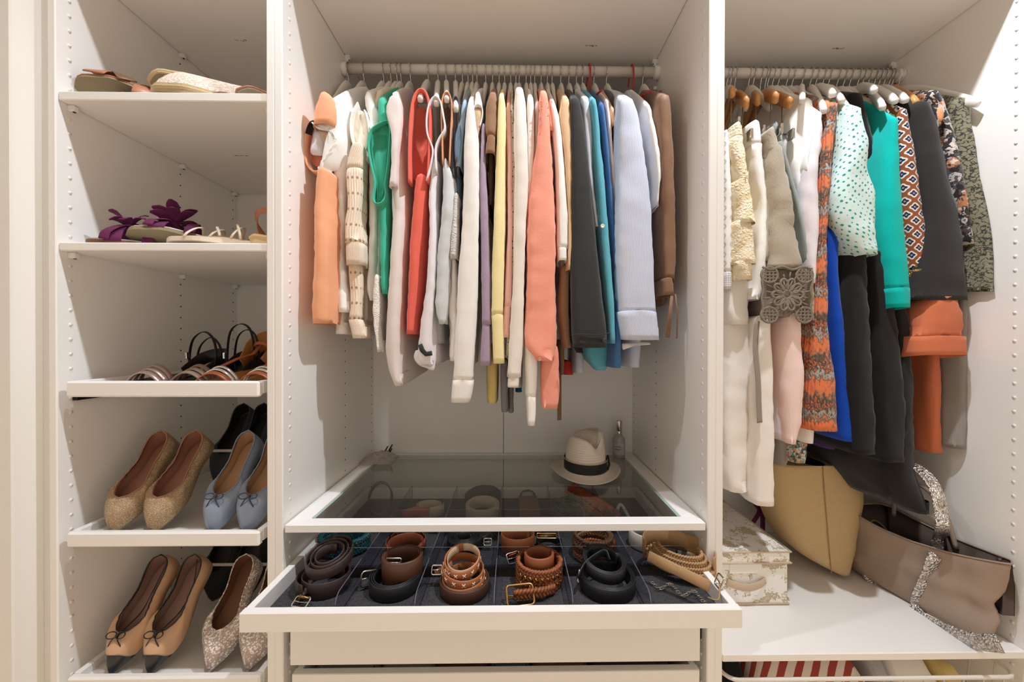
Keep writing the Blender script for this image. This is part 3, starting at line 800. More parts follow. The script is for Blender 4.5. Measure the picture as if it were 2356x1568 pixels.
# coral tank
g = G('tank_top', 'coral red tank top hung on a white wooden hanger', 'top')
cloth('body', g, M['coral'], [(408, 946, 988), (440, 942, 984), (520, 936, 977), (600, 931, 971), (680, 927, 964), (740, 925, 957), (768, 926, 954)], .10, .48, .7, .0025, roof=False, slant=-.03)
q = MB(); ribbon(q, catmull([tuple(atY(u, v, .112)) for u, v in ((945, 424), (945, 350), (948, 280), (955, 234), (969, 214), (984, 224), (991, 262), (991, 330), (987, 424))], 44), (0, 1, 0), .034, .006); q.build('strap', M['coral'], g)
patch('inside_back', g, M['coral'], [(956, 250, .2), (950, 330, .17), (950, 408, .14), (966, 412, .14), (984, 405, .14), (984, 330, .17), (980, 250, .2)], -.004)
# lilac white tank
g = G('tank_top', 'lilac white sleeveless top with a dark item inside its curled hem', 'top')
cloth('body', g, M['lilac_white'], [(372, 990, 1010), (410, 984, 1006), (450, 978, 1003), (520, 980, 1006), (600, 979, 1009), (680, 972, 1003), (740, 962, 1000), (790, 951, 1002), (815, 949, 1004), (838, 954, 1003)], .10, .42, .7, .003, roof=False)
q = MB(); ribbon(q, catmull([tuple(atY(u, v, .108)) for u, v in ((984, 420), (996, 372), (997, 345), (986, 315), (984, 280), (990, 246), (1003, 229), (1015, 240), (1021, 270), (1025, 302), (1012, 325), (1004, 350), (1006, 400))], 48), (0, 1, 0), .030, .004); q.build('armhole_band', M['lilac_white'], g)
patch('hem_inside', g, M['lilac_white'], [(956, 806, .11), (952, 822, .11), (962, 838, .11), (980, 846, .11), (998, 850, .115), (1000, 815, .115), (986, 800, .115)], -.006)
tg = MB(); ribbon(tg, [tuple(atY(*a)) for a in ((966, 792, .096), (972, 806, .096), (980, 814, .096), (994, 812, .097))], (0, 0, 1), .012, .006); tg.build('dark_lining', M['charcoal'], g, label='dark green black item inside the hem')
# striped-strap tops
g = G('camisole', 'peach edged brown camisole with a white hanger tip showing', 'top')
q = MB(); ribbon(q, catmull([tuple(atY(u, v, .108)) for u, v in ((1020, 380), (1018, 310), (1017, 256), (1021, 226), (1029, 217), (1037, 226), (1041, 256), (1038, 310), (1035, 382))], 36), (0, 1, 0), .022, .0032); q.build('strap', M['orange_in'], g)
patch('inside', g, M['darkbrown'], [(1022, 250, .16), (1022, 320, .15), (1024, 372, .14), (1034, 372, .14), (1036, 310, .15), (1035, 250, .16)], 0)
g = G('top', 'silver grey crinkled top with frayed pointed hem', 'top')
cloth('body', g, M['silver'], [(372, 1014, 1034), (392, 1010, 1048), (450, 1008, 1051), (520, 1004, 1046), (600, 998, 1041), (680, 992, 1036), (716, 990, 1031), (745, 1008, 1024)], .10, .46, .75, .004, roof=False)
g = G('jumper', 'grey ribbed jumper showing under the silver top', 'sweater')
cloth('body', g, M['rib_grey'], [(660, 990, 1018), (720, 991, 1022), (790, 996, 1020)], .135, .46, .7, .002, roof=False)
g = G('camisole', 'dark grey strappy top on a white tipped hanger', 'top')
q = MB(); ribbon(q, catmull([tuple(atY(u, v, .118)) for u, v in ((1045, 410), (1042, 340), (1040, 272), (1042, 238), (1049, 227), (1057, 238), (1058, 272), (1056, 340), (1054, 405))], 36), (0, 1, 0), .022, .0036); q.build('strap', M['darkgrey'], g)
cloth('body', g, M['slate'], [(400, 1046, 1056), (470, 1047, 1056), (560, 1042, 1050)], .13, .46, .7, .002, roof=False)
g = G('camisole', 'pale denim camisole with embroidered edge and slate lining', 'top')
cloth('body', g, M['denim_pale'], [(236, 1060, 1074), (265, 1054, 1072), (310, 1050, 1068), (360, 1048, 1064), (382, 1044, 1062)], .105, .44, .7, .002)
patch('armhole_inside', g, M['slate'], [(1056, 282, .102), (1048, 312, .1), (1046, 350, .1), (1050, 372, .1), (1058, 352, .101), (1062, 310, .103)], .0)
cloth('embroidery', g, M['embroid'], [(452, 1042, 1056), (520, 1038, 1052), (595, 1036, 1048)], .105, .3, .7, .003, roof=False)
g = G('blouse', 'white blouse with curled side frill behind the long white sleeve', 'blouse')
cloth('body', g, M['white_b'], [(600, 1036, 1050), (680, 1030, 1052), (712, 1022, 1052), (760, 1034, 1054), (800, 1030, 1052), (830, 1036, 1050)], .12, .5, .8, .004, roof=False)
g = G('shirt', 'long sleeved white shirt with a plain cuff ending lowest left of centre', 'shirt')
cloth('sleeve', g, M['white_b'], [(232, 1074, 1090), (260, 1069, 1094), (320, 1065, 1101), (400, 1061, 1105), (500, 1057, 1104), (600, 1051, 1103), (700, 1046, 1101), (800, 1041, 1096), (876, 1037, 1091)], .09, .19, .8, .0022)
cloth('cuff', g, M['white_b'], [(876, 1035, 1092), (900, 1032, 1090), (926, 1032, 1083)], .088, .19, .8, .0012, roof=False, top_round=.002, slant=-.02)
cloth('body', g, M['white_b'], [(240, 1077, 1090), (500, 1064, 1100), (800, 1050, 1090), (840, 1050, 1088)], .2, .5, .8, .002)
g = G('top', 'white sleeveless top with beige lining in its armhole', 'top')
cloth('shoulder', g, M['white_a'], [(214, 1089, 1107), (232, 1085, 1111), (246, 1087, 1111)], .10, .48, .8, .0015)
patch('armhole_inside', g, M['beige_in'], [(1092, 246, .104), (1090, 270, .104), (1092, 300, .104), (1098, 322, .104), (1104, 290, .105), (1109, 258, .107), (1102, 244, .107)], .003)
rim('armhole_edge', g, M['white_a'], [(1088, 262, .102), (1090, 248, .1), (1098, 240, .1), (1108, 246, .102), (1110, 264, .104), (1104, 290, .104)], .0025)
cloth('body', g, M['beige_in'], [(300, 1096, 1104), (340, 1098, 1106)], .13, .46, .8, .002, roof=False)
g = G('jumper', 'lilac fine knit jumper sleeve left of the brown blouse', 'sweater')
cloth('sleeve', g, M['lilac'], [(292, 1106, 1113), (340, 1104, 1116), (420, 1103, 1120), (520, 1104, 1124), (640, 1105, 1127), (720, 1106, 1129), (746, 1107, 1130)], .10, .2, .8, .0018, roof=False)
cloth('cuff', g, M['lilac'], [(746, 1107, 1129), (790, 1103, 1130), (841, 1102, 1131)], .10, .2, .8, .001, roof=False, top_round=.002)
g = G('blouse', 'brown blouse with a gathered short sleeve and turned cuff', 'blouse')
cloth('sleeve', g, M['brown'], [(215, 1121, 1143), (232, 1115, 1146), (262, 1112, 1147), (290, 1113, 1146), (312, 1118, 1142)], .095, .24, .8, .0035)
cloth('cuff', g, M['brown'], [(312, 1118, 1141), (330, 1115, 1141), (352, 1113, 1140)], .092, .2, .8, .0012, roof=False, top_round=.003)
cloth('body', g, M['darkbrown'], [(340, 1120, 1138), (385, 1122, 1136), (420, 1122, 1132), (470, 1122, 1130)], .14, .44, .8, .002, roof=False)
g = G('cardigan', 'pale yellow cardigan with a long sleeve and deeper yellow hem', 'cardigan')
cloth('sleeve', g, M['yellow'], [(218, 1146, 1161), (240, 1143, 1166), (300, 1142, 1167), (400, 1138, 1166), (500, 1133, 1165), (600, 1129, 1163), (724, 1127, 1161)], .095, .19, .8, .0016)
cloth('cuff', g, M['yellow'], [(724, 1127, 1160), (780, 1130, 1162), (836, 1132, 1163)], .095, .19, .8, .001, roof=False, top_round=.002)
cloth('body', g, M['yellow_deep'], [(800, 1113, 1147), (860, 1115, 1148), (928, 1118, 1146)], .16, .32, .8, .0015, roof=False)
g = G('jumper', 'pink fine knit jumper sleeve between yellow and dotted tops', 'sweater')
cloth('sleeve', g, M['pink'], [(248, 1163, 1172), (300, 1164, 1176), (370, 1166, 1179), (500, 1166, 1181), (620, 1162, 1180), (706, 1158, 1179)], .105, .2, .8, .0016)
cloth('cuff', g, M['pink'], [(706, 1158, 1177), (740, 1156, 1175), (776, 1153, 1174)], .105, .2, .8, .001, roof=False, top_round=.002)
g = G('blouse', 'cream blouse with small scattered dark dots', 'blouse')
cloth('body', g, M['dotted'], [(244, 1171, 1182), (300, 1172, 1184), (430, 1176, 1185), (600, 1172, 1182), (780, 1162, 1178), (818, 1158, 1178)], .115, .48, .8, .002)
g = G('jumper', 'dark grey ribbed jumper peeking out below the dotted blouse', 'sweater')
cloth('sleeve', g, M['grey_rib'], [(836, 1150, 1172), (880, 1150, 1168), (948, 1152, 1170)], .16, .26, .8, .0012, roof=False)
cloth('hem', g, M['grey_rib'], [(860, 1168, 1182), (950, 1168, 1182)], .2, .36, .8, .0012, roof=False)
g = G('jumper', 'ivory long sleeved jumper reaching highest on the rail', 'sweater')
cloth('sleeve', g, M['ivory'], [(202, 1184, 1206), (222, 1181, 1211), (300, 1180, 1217), (400, 1182, 1220), (500, 1178, 1214), (600, 1176, 1211), (700, 1174, 1207), (800, 1171, 1203), (868, 1167, 1198)], .085, .18, .8, .0022)
cloth('cuff', g, M['ivory'], [(868, 1167, 1198), (891, 1165, 1195)], .084, .18, .8, .001, roof=False, top_round=.002)
cloth('body', g, M['ivory'], [(230, 1186, 1206), (500, 1184, 1208), (830, 1180, 1206), (892, 1176, 1206)], .2, .5, .8, .002)
g = G('scarf', 'small teal cloth hanging out under the ivory jumper', 'scarf')
cloth('cloth', g, M['tealdeep'], [(880, 1186, 1200), (902, 1184, 1202)], .22, .34, .8, .003, roof=False)
g = G('jumper', 'white jumper whose narrow cuff hangs lowest at the centre', 'sweater')
cloth('sleeve', g, M['white_c'], [(222, 1213, 1228), (245, 1210, 1232), (350, 1214, 1233), (450, 1212, 1226), (600, 1210, 1222), (760, 1206, 1236), (860, 1207, 1240), (914, 1209, 1236)], .10, .19, .8, .0016)
cloth('cuff', g, M['white_c'], [(914, 1209, 1236), (950, 1211, 1236), (979, 1213, 1233)], .10, .19, .8, .001, roof=False, top_round=.002)
g = G('top', 'cream top squeezed left of the salmon blouse', 'top')
cloth('body', g, M['ivory'], [(236, 1230, 1244), (262, 1229, 1246), (330, 1227, 1242), (420, 1220, 1240), (700, 1208, 1236)], .115, .5, .8, .002)
g = G('blouse', 'salmon blouse with embroidered shoulder and gathered cuffs', 'blouse')
cloth('sleeve', g, M['coral_pale'], [(212, 1242, 1262), (232, 1239, 1267), (270, 1237, 1268), (320, 1232, 1272), (380, 1223, 1278), (460, 1211, 1283), (550, 1213, 1285), (640, 1207, 1286), (740, 1201, 1287), (800, 1200, 1284), (830, 1228, 1280)], .082, .19, .8, .0042)
cloth('second_sleeve', g, M['coral_pale'], [(800, 1243, 1287), (860, 1241, 1291), (900, 1240, 1293), (924, 1242, 1292), (940, 1244, 1288)], .11, .2, .8, .004, roof=False)
q = MB()
for k in range(9):
    c = atY(1250 + 4 * (k % 2), 236 + k * 9, .0815); t0 = len(q.v)
    tube(q, [(c.x + .010 * cos(a), c.y + .0015 + .001 * sin(2 * a), c.z + .004 * sin(a)) for a in [2 * pi * i / 12 for i in range(12)]], .0007, 5, closed=True)
q.build('embroidery', M['coral_pale'], g, label='raised ring embroidery', kind='stuff')
cloth('ruffle_band', g, M['coral_pale'], [(238, 1262, 1270), (300, 1264, 1273)], .098, .13, .8, .004, roof=False)
button(g, 1242, 826, .079, .0045, 'button_tan')
cloth('body', g, M['coral_pale'], [(260, 1246, 1264), (500, 1230, 1270), (760, 1232, 1276)], .2, .5, .8, .003)
g = G('shirt', 'white shirt with pintucked sleeve right of the salmon blouse', 'shirt')
cloth('sleeve', g, M['white_a'], [(238, 1264, 1281), (265, 1267, 1291), (330, 1276, 1299), (400, 1279, 1304), (500, 1283, 1309), (570, 1282, 1308)], .095, .19, .8, .0018)
cloth('cuff', g, M['white_a'], [(570, 1282, 1307), (598, 1284, 1307)], .094, .19, .8, .0008, roof=False, top_round=.002)
cloth('hem', g, M['palepink'], [(590, 1284, 1308), (632, 1288, 1308)], .16, .46, .8, .002, roof=False)
g = G('blouse', 'sand coloured blouse with a brown lower sleeve', 'blouse')
cloth('sleeve', g, M['tan'], [(226, 1292, 1312), (250, 1285, 1317), (290, 1288, 1319), (350, 1298, 1319), (450, 1304, 1318), (560, 1308, 1316), (620, 1304, 1314)], .095, .2, .8, .0022)
cloth('lower_sleeve', g, M['brown'], [(620, 1288, 1314), (700, 1286, 1314), (790, 1296, 1316), (800, 1300, 1316)], .12, .22, .8, .003, roof=False)
cloth('tail', g, M['darkbrown'], [(790, 1283, 1300), (830, 1284, 1306), (862, 1288, 1300)], .17, .42, .8, .003, roof=False)
tg = MB(); ribbon(tg, [tuple(atY(1287, v, .2)) for v in (840, 880, 920, 966)], (1, .2, 0), .012, .003); tg.build('tie_end', M['darkbrown'], g, label='brown tie end hanging down')
g = G('jacket', 'charcoal black jacket with a buttoned sleeve', 'jacket')
cloth('sleeve', g, M['charcoal'], [(226, 1312, 1337), (260, 1311, 1344), (330, 1311, 1354), (400, 1311, 1363), (500, 1311, 1375), (600, 1311, 1386), (700, 1312, 1397), (770, 1314, 1405), (800, 1317, 1405)], .085, .2, .8, .0018, slant=.1)
rim('cuff_seam', g, M['charcoal'], [(1314, 772, .084), (1335, 768, .083), (1370, 770, .083), (1404, 766, .085)], .0015)
button(g, 1391, 783, .080, .0055, 'button_dark')
cloth('body', g, M['charcoal'], [(240, 1316, 1334), (500, 1316, 1350), (790, 1322, 1372), (812, 1330, 1372)], .21, .5, .8, .002)
g = G('shirt', 'pale blue shirt between the charcoal jacket and teal shirt', 'shirt')
cloth('sleeve', g, M['paleblue'], [(224, 1336, 1357), (250, 1339, 1362), (300, 1343, 1365), (380, 1350, 1366), (450, 1360, 1368), (520, 1368, 1374)], .11, .2, .8, .0018)
cloth('hem', g, M['paleblue'], [(780, 1318, 1352), (858, 1320, 1346)], .26, .46, .8, .002, roof=False)
g = G('scarf', 'small red cloth hanging out under the charcoal jacket', 'scarf')
cloth('cloth', g, M['red'], [(838, 1290, 1322), (862, 1296, 1322)], .30, .40, .8, .002, roof=False)
g = G('shirt', 'teal shirt with a pearl button and open turned-up hem', 'shirt')
cloth('placket', g, M['teal'], [(228, 1356, 1377), (262, 1360, 1385), (350, 1364, 1393), (450, 1372, 1402), (520, 1378, 1409), (600, 1386, 1415), (700, 1397, 1419), (790, 1404, 1420)], .095, .5, .8, .0016)
cloth('hem', g, M['teal'], [(790, 1342, 1414), (806, 1338, 1416), (836, 1352, 1410), (852, 1368, 1402)], .17, .36, .8, .0025, roof=False, slant=.12)
button(g, 1386, 520, .092, .0052)
g = G('shirt', 'mid blue denim shirt next to the teal shirt', 'shirt')
cloth('body', g, M['blue'], [(240, 1378, 1394), (300, 1385, 1401), (400, 1394, 1411), (500, 1404, 1416), (600, 1412, 1420), (700, 1416, 1428), (800, 1410, 1436), (846, 1406, 1436)], .11, .5, .8, .0018)
g = G('blouse', 'blush white blouse just left of the striped shirt', 'blouse')
cloth('body', g, M['palepink'], [(230, 1391, 1403), (300, 1398, 1411), (360, 1402, 1417), (440, 1411, 1421), (520, 1414, 1419)], .115, .5, .8, .0018)
g = G('top', 'camel short sleeved top beside the striped shirt', 'top')
cloth('sleeve', g, M['tan'], [(250, 1404, 1417), (270, 1407, 1420), (288, 1408, 1419)], .12, .46, .8, .0015)
g = G('jacket', 'dark grey jacket behind the striped shirt shoulder', 'jacket')
cloth('body', g, M['darkgrey'], [(222, 1404, 1424), (260, 1410, 1428), (420, 1420, 1428)], .15, .5, .8, .002)
g = G('shirt', 'pale blue pinstriped shirt with a wide turned cuff', 'shirt')
cloth('sleeve', g, M['bluestripe'], [(226, 1424, 1462), (245, 1420, 1474), (300, 1420, 1484), (380, 1419, 1498), (450, 1416, 1508), (520, 1413, 1516), (600, 1412, 1521), (680, 1417, 1523), (718, 1421, 1522)], .08, .19, .8, .0028)
cloth('cuff', g, M['bluestripe'], [(716, 1419, 1524), (745, 1424, 1527), (782, 1430, 1531)], .077, .2, .8, .001, roof=False, top_round=.003, slant=.05)
cloth('body', g, M['bluestripe'], [(234, 1440, 1484), (300, 1448, 1504), (400, 1462, 1518), (450, 1470, 1524), (500, 1474, 1512), (780, 1440, 1482), (845, 1446, 1476)], .2, .5, .8, .0025)
patch('inner_cuff', g, M['white_b'], [(1432, 790, .12), (1434, 804, .12), (1450, 798, .12), (1476, 794, .125), (1496, 792, .13), (1486, 786, .13)], .002)
g = G('blouse', 'bright white blouse tucked right of the striped shirt', 'blouse')
cloth('body', g, M['white_a'], [(240, 1484, 1501), (280, 1490, 1511), (330, 1498, 1522), (375, 1506, 1528), (410, 1510, 1526), (470, 1508, 1521)], .10, .48, .8, .004)
g = G('shirt', 'brown silk shirt with tied cuff at the right end', 'shirt')
cloth('sleeve', g, M['brown_silk'], [(218, 1516, 1545), (245, 1514, 1550), (350, 1519, 1557), (450, 1524, 1560), (560, 1526, 1561), (640, 1528, 1560)], .09, .22, .8, .0028)
cloth('cuff', g, M['brown_silk'], [(640, 1527, 1552), (678, 1526, 1558)], .088, .2, .8, .002, roof=False, top_round=.003)
cloth('body', g, M['brown_silk'], [(235, 1520, 1538), (450, 1520, 1540), (700, 1520, 1536)], .22, .5, .8, .002)
for pp in ([(1546, 678, .09), (1542, 720, .09), (1536, 776, .09)], [(1554, 676, .092), (1559, 720, .092), (1557, 778, .092)]):
    q = MB(); ribbon(q, [tuple(atY(*a)) for a in pp], (1, .3, 0), [.008, .011, .014] if pp[0][0] == 1546 else .004, .002); q.build('cuff_tie', M['brown_silk'], g, label='loose brown silk tie')

# hangers of the middle rail: the hook positions read along the rail, each named by what it carries
for u, what, tp in ((802, 'holding the white frilled top', None), (837.5, 'holding the white tank top', None), (883, 'holding the cream cardigan', None), (900, 'holding the turquoise green top', None),
    (914, 'partly hidden behind the mauve blouse shoulder', None), (923, 'holding the pale mauve blouse', None), (945, 'standing clear right of the mauve blouse', None), (986, 'holding the coral tank top', (967, 229)),
    (1008.4, 'holding the lilac white sleeveless top', (1004, 239)), (1026.7, 'holding the peach edged camisole', (1028, 230)), (1048, 'holding the dark grey strappy top', (1049, 252)), (1064.3, 'holding the pale denim camisole', None),
    (1077, 'holding the long sleeved white shirt', None), (1087.6, 'left of the beige lined white top', None), (1097.5, 'holding the beige lined white top', None), (1117.8, 'holding the brown gathered blouse', None),
    (1133.5, 'rising behind the brown blouse shoulder', None), (1148.5, 'holding the pale yellow cardigan', None), (1161, 'holding the pink jumper', None), (1175, 'holding the dotted cream blouse', None),
    (1187, 'just left of the tall ivory jumper neck', None), (1194.6, 'holding the ivory jumper', None), (1210.5, 'holding the white jumper with lowest cuff', None), (1220.7, 'standing tall right of the white jumper', None),
    (1230, 'holding the squeezed cream top', None), (1244.5, 'holding the salmon blouse', None), (1259, 'right behind the salmon blouse shoulder', None), (1270, 'holding the pintucked white shirt', None),
    (1290, 'holding the sand coloured blouse', None), (1308.5, 'holding the charcoal jacket', None), (1326, 'right of the charcoal jacket collar', None), (1339.4, 'holding the pale blue shirt', None),
    (1366, 'holding the mid blue denim shirt', None), (1394.8, 'holding the dark grey jacket', None), (1478, 'nearest the right end, beside the brown silk shirt', None)):
    hanger(u, 'white wooden hanger ' + what, tp)
def red_hook(u, label):
    h = thing('clothes_hanger', label, 'hanger', (at_rail(u), .30, z_(.8235)), group='red wire hangers on the middle rail')
    q = MB(); p = [(0, -.002, -.085), (0, -.016, -.06), (0, -.021, -.02)]
    for i in range(9):
        a = pi + (-.0) - pi * .95 * i / 8; p.append((0, .0195 * cos(a), .0195 * sin(a)))
    p += [(-.004, .021, -.03)]
    tube(q, p, .0026, 7); q.build('hook', M['red_cord'], h, local=True)
    b = MB(); tube(b, [(0, -.17, -.165), (0, -.02, -.10), (0, -.002, -.085), (0, .02, -.10), (0, .17, -.165)], .003, 6); b.build('hanger_arms', M['red_cord'], h, local=True)
red_hook(1355, 'red hooked hanger holding the teal shirt'); red_hook(1453, 'red hooked hanger holding the pinstriped shirt')
# ------------------------------------------------------------------ garments of the right unit, left to right
GM = 'clothes on the right rail'
# skirts hung from clip hangers in front
g = G('skirt', 'white skirt printed with grey motifs, gingham hem, against the left panel', 'skirt')
cloth('body', g, M['print_grey'], [(306, 1664, 1682), (330, 1664, 1683), (400, 1664, 1686), (500, 1664, 1690), (600, 1664, 1692), (626, 1664, 1692)], .12, .46, .8, .002, roof=False)
cloth('hem', g, M['gingham'], [(626, 1664, 1692), (666, 1664, 1692)], .118, .46, .8, .0015, roof=False, top_round=.002)
g = G('skirt', 'cream lace skirt with tiered ruffles', 'skirt')
cloth('waistband', g, M['cream_lace'], [(288, 1686, 1714), (312, 1683, 1720)], .105, .42, .8, .002, roof=False)
for k, rr in enumerate(([(312, 1683, 1721), (360, 1686, 1730), (418, 1690, 1738)], [(412, 1690, 1735), (460, 1692, 1744), (512, 1690, 1748)], [(506, 1690, 1744), (560, 1692, 1750), (606, 1690, 1752)], [(600, 1692, 1744), (642, 1692, 1750)])):
    cloth('ruffle_tier', g, M['cream_lace'], rr, .10 - .002 * k, .42, .8, .0062, roof=False, top_round=.004)
g = G('skirt', 'white skirt with flared hem beside the cream lace skirt', 'skirt')
cloth('waistband', g, M['white_c'], [(284, 1722, 1760), (300, 1724, 1762), (330, 1728, 1764)], .12, .44, .8, .0016, roof=False)
cloth('body', g, M['white_c'], [(330, 1728, 1764), (400, 1736, 1768), (450, 1748, 1772), (480, 1752, 1772), (520, 1745, 1768), (600, 1742, 1767), (660, 1738, 1765), (688, 1726, 1757)], .118, .44, .8, .004, roof=False, top_round=.003)
g = G('skirt', 'white underskirt showing below the cream lace skirt', 'skirt')
cloth('body', g, M['white_b'], [(600, 1664, 1740), (680, 1664, 1742), (720, 1666, 1738), (746, 1674, 1734)], .13, .44, .8, .005, roof=False, slant=.03)
g = G('skirt', 'taupe linen skirt with a crochet flower hem', 'skirt')
LX = [(300, 1768, 1790), (330, 1772, 1806), (380, 1772, 1818), (450, 1770, 1833), (520, 1767, 1848), (580, 1764, 1861), (618, 1761, 1866)]
cloth('body', g, M['linen'], LX, .10, .42, .7, .008, roof=False)
cloth('fold', g, M['linen'], [(340, 1764, 1776), (420, 1764, 1780), (520, 1760, 1776), (600, 1756, 1776)], .12, .36, .7, .004, roof=False)
for pp in ([(1762, 620, .098), (1772, 618, .096), (1766, 640, .095), (1756, 700, .095), (1752, 735, .096)],):
    pass
def crochet(parent, cu, cv, su, sv, y, m):
    """flower motif worked in cord: centre ring, petals, netted lobes around it"""
    C = Vector(atY(cu, cv, y)); kx = (atY(cu + 1, cv, y) - C).x; kz = -(atY(cu, cv + 1, y) - C).z
    def P(a, b, d=0): return (C.x + a * su * kx, C.y - .004 + d, C.z - b * sv * kz)
    q = MB(); tube(q, [P(.16 * cos(t), .16 * sin(t)) for t in [2 * pi * i / 20 for i in range(20)]], .0034, 6, closed=True); q.build('flower_centre', m, parent)
    for i in range(10):
        a = 2 * pi * i / 10; q = MB(); L = []
        for j in range(16):
            t = 2 * pi * j / 16; r = .18 + .46 * (1 - cos(t)) / 2; w = .15 * sin(t)
            L.append(P(r * cos(a) - w * sin(a), r * sin(a) + w * cos(a), -.002 * sin(t / 2)))
        tube(q, L, .0032, 6, closed=True)
        tube(q, [P(.2 * cos(a), .2 * sin(a)), P(.58 * cos(a), .58 * sin(a), -.002)], .0026, 5); q.build('petal', m, parent)
    for sx, sy in ((-.72, -.78), (.72, -.78), (-.72, .80), (.72, .80)):
        q = MB()
        for ii in range(4):
            for jj in range(4):
                a, b = sx + (ii - 1.5) * .15, sy + (jj - 1.5) * .13
                if (ii - 1.5) ** 2 + (jj - 1.5) ** 2 > 4.3: continue
                tube(q, [P(a + .08 * cos(t), b + .075 * sin(t)) for t in [2 * pi * i / 10 for i in range(10)]], .0021, 5, closed=True)
        tube(q, [P(sx + .34 * cos(t), sy + .30 * sin(t)) for t in [2 * pi * i / 24 for i in range(24)]], .0028, 6, closed=True)
        q.build('netted_lobe', m, parent, kind='stuff')
    q = MB()
    for i in range(20):
        a = 2 * pi * i / 20 + .15; r0, r1 = .64, .86 + .10 * (i % 2)
        tube(q, [P(r0 * cos(a), r0 * sin(a)), P(r1 * cos(a), r1 * sin(a) * .95)], .002, 5)
    for sgn in (-1, 1):
        tube(q, [P(sgn * (1.0 + .03 * sin(b * 9)), b) for b in [-1.0 + .1 * i for i in range(21)]], .003, 6)
    tube(q, [P(a, -1.05 + .06 * sin(a * 7)) for a in [-1 + .1 * i for i in range(21)]], .003, 6)
    q.build('crochet_bars', m, parent, kind='stuff')
crochet(g, 1808, 678, 56, 58, .097, M['linen_lace'])
cloth('hole_backing', g, M['ribbon_taupe'], [(622, 1762, 1860), (728, 1760, 1862)], .115, .36, .7, .003, roof=False)  # sheet added behind the crochet; its taupe stands for the dark holes
cloth('side_lace', g, M['linen_lace'], [(620, 1862, 1870), (736, 1864, 1873)], .10, .16, .7, .003, roof=False)
g = G('dress', 'grey green satin dress with a ruched waist, mostly a thin mint edge', 'dress')
cloth('waist', g, M['satin_grey'], [(287, 1775, 1797), (310, 1782, 1803), (330, 1788, 1808)], .13, .4, .8, .004, roof=False)
cloth('body', g, M['satin_grey'], [(330, 1790, 1808), (400, 1812, 1826), (480, 1832, 1846), (560, 1848, 1864), (640, 1860, 1872), (736, 1866, 1876)], .115, .4, .6, .002, roof=False)
g = G('blouse', 'white draped blouse right of the wooden hangers', 'blouse')
cloth('body', g, M['white_a'], [(228, 1838, 1884), (250, 1822, 1890), (280, 1814, 1888), (320, 1814, 1880), (360, 1822, 1868), (400, 1832, 1858), (450, 1842, 1856)], .13, .44, .7, .004)
rim('armhole_edge', g, M['white_a'], [(1886, 268, .11), (1872, 300, .11), (1862, 340, .11), (1856, 380, .11), (1862, 400, .11)], .003)
g = G('blouse', 'sheer pinkish white blouse with a long narrow fold', 'blouse')
cloth('body', g, M['lilac_sheer'], [(258, 1880, 1898), (300, 1874, 1899), (360, 1866, 1899), (420, 1858, 1898), (480, 1856, 1898), (540, 1860, 1895), (600, 1862, 1888), (650, 1864, 1884)], .10, .40, .7, .004)
g = G('blouse', 'white blouse with tiny pink dots glimpsed behind the sheer blouse', 'blouse')
cloth('body', g, M['pinkdot'], [(420, 1843, 1862), (470, 1845, 1866), (530, 1850, 1868)], .16, .40, .7, .003, roof=False)
# long pale garments below
g = G('skirt', 'long ivory jersey skirt hanging lowest at the left', 'skirt')
cloth('front_panel', g, M['white_long'], [(735, 1738, 1784), (800, 1738, 1784), (900, 1737, 1786), (1000, 1736, 1787), (1100, 1735, 1788), (1164, 1736, 1788)], .12, .26, .8, .0035, roof=False)
cloth('side_panel', g, M['white_long'], [(735, 1664, 1740), (800, 1664, 1738), (900, 1664, 1737), (1000, 1664, 1736), (1100, 1664, 1735), (1132, 1672, 1734)], .15, .34, .8, .006, roof=False, slant=-.04)
tg = MB(); P = catmull([tuple(atY(*a)) for a in ((1742, 738, .112), (1738, 800, .11), (1744, 870, .11), (1746, 930, .11), (1748, 972, .11))], 18)
ribbon(tg, P, (1, .3, 0), .018, .0016); tg.build('waist_ribbon', M['ribbon_taupe'], g, label='taupe ribbon hanging down')
g = G('dress', 'lilac grey sheer dress between ivory skirt and pink dress', 'dress')
cloth('body', g, M['lilac_sheer'], [(735, 1786, 1808), (800, 1788, 1808), (900, 1788, 1812), (960, 1786, 1815), (1008, 1787, 1815)], .15, .40, .8, .003, roof=False)
g = G('dress', 'soft pink dress with a sleeve shaped fold', 'dress')
cloth('body', g, M['pink_soft'], [(730, 1808, 1858), (800, 1806, 1858), (860, 1810, 1862), (920, 1810, 1860), (980, 1816, 1856), (1023, 1818, 1844)], .11, .40, .8, .004, roof=False)
g = G('dress', 'white dress with lace edging between pink and orange knit dresses', 'dress')
cloth('body', g, M['white_c'], [(735, 1856, 1872), (800, 1858, 1870), (900, 1858, 1876), (1000, 1856, 1880), (1020, 1856, 1878)], .13, .40, .8, .003, roof=False)
g = G('dress', 'grey cotton dress ending above the tan felt bag', 'dress')
cloth('hem', g, M['grey_jersey'], [(1000, 1790, 1822), (1060, 1790, 1828), (1072, 1794, 1820)], .20, .42, .8, .005, roof=False)
g = G('dress', 'small floral print dress ending above the tan felt bag', 'dress')
cloth('hem', g, M['floral_small'], [(1008, 1826, 1868), (1050, 1824, 1872), (1066, 1826, 1868)], .17, .42, .8, .005, roof=False)
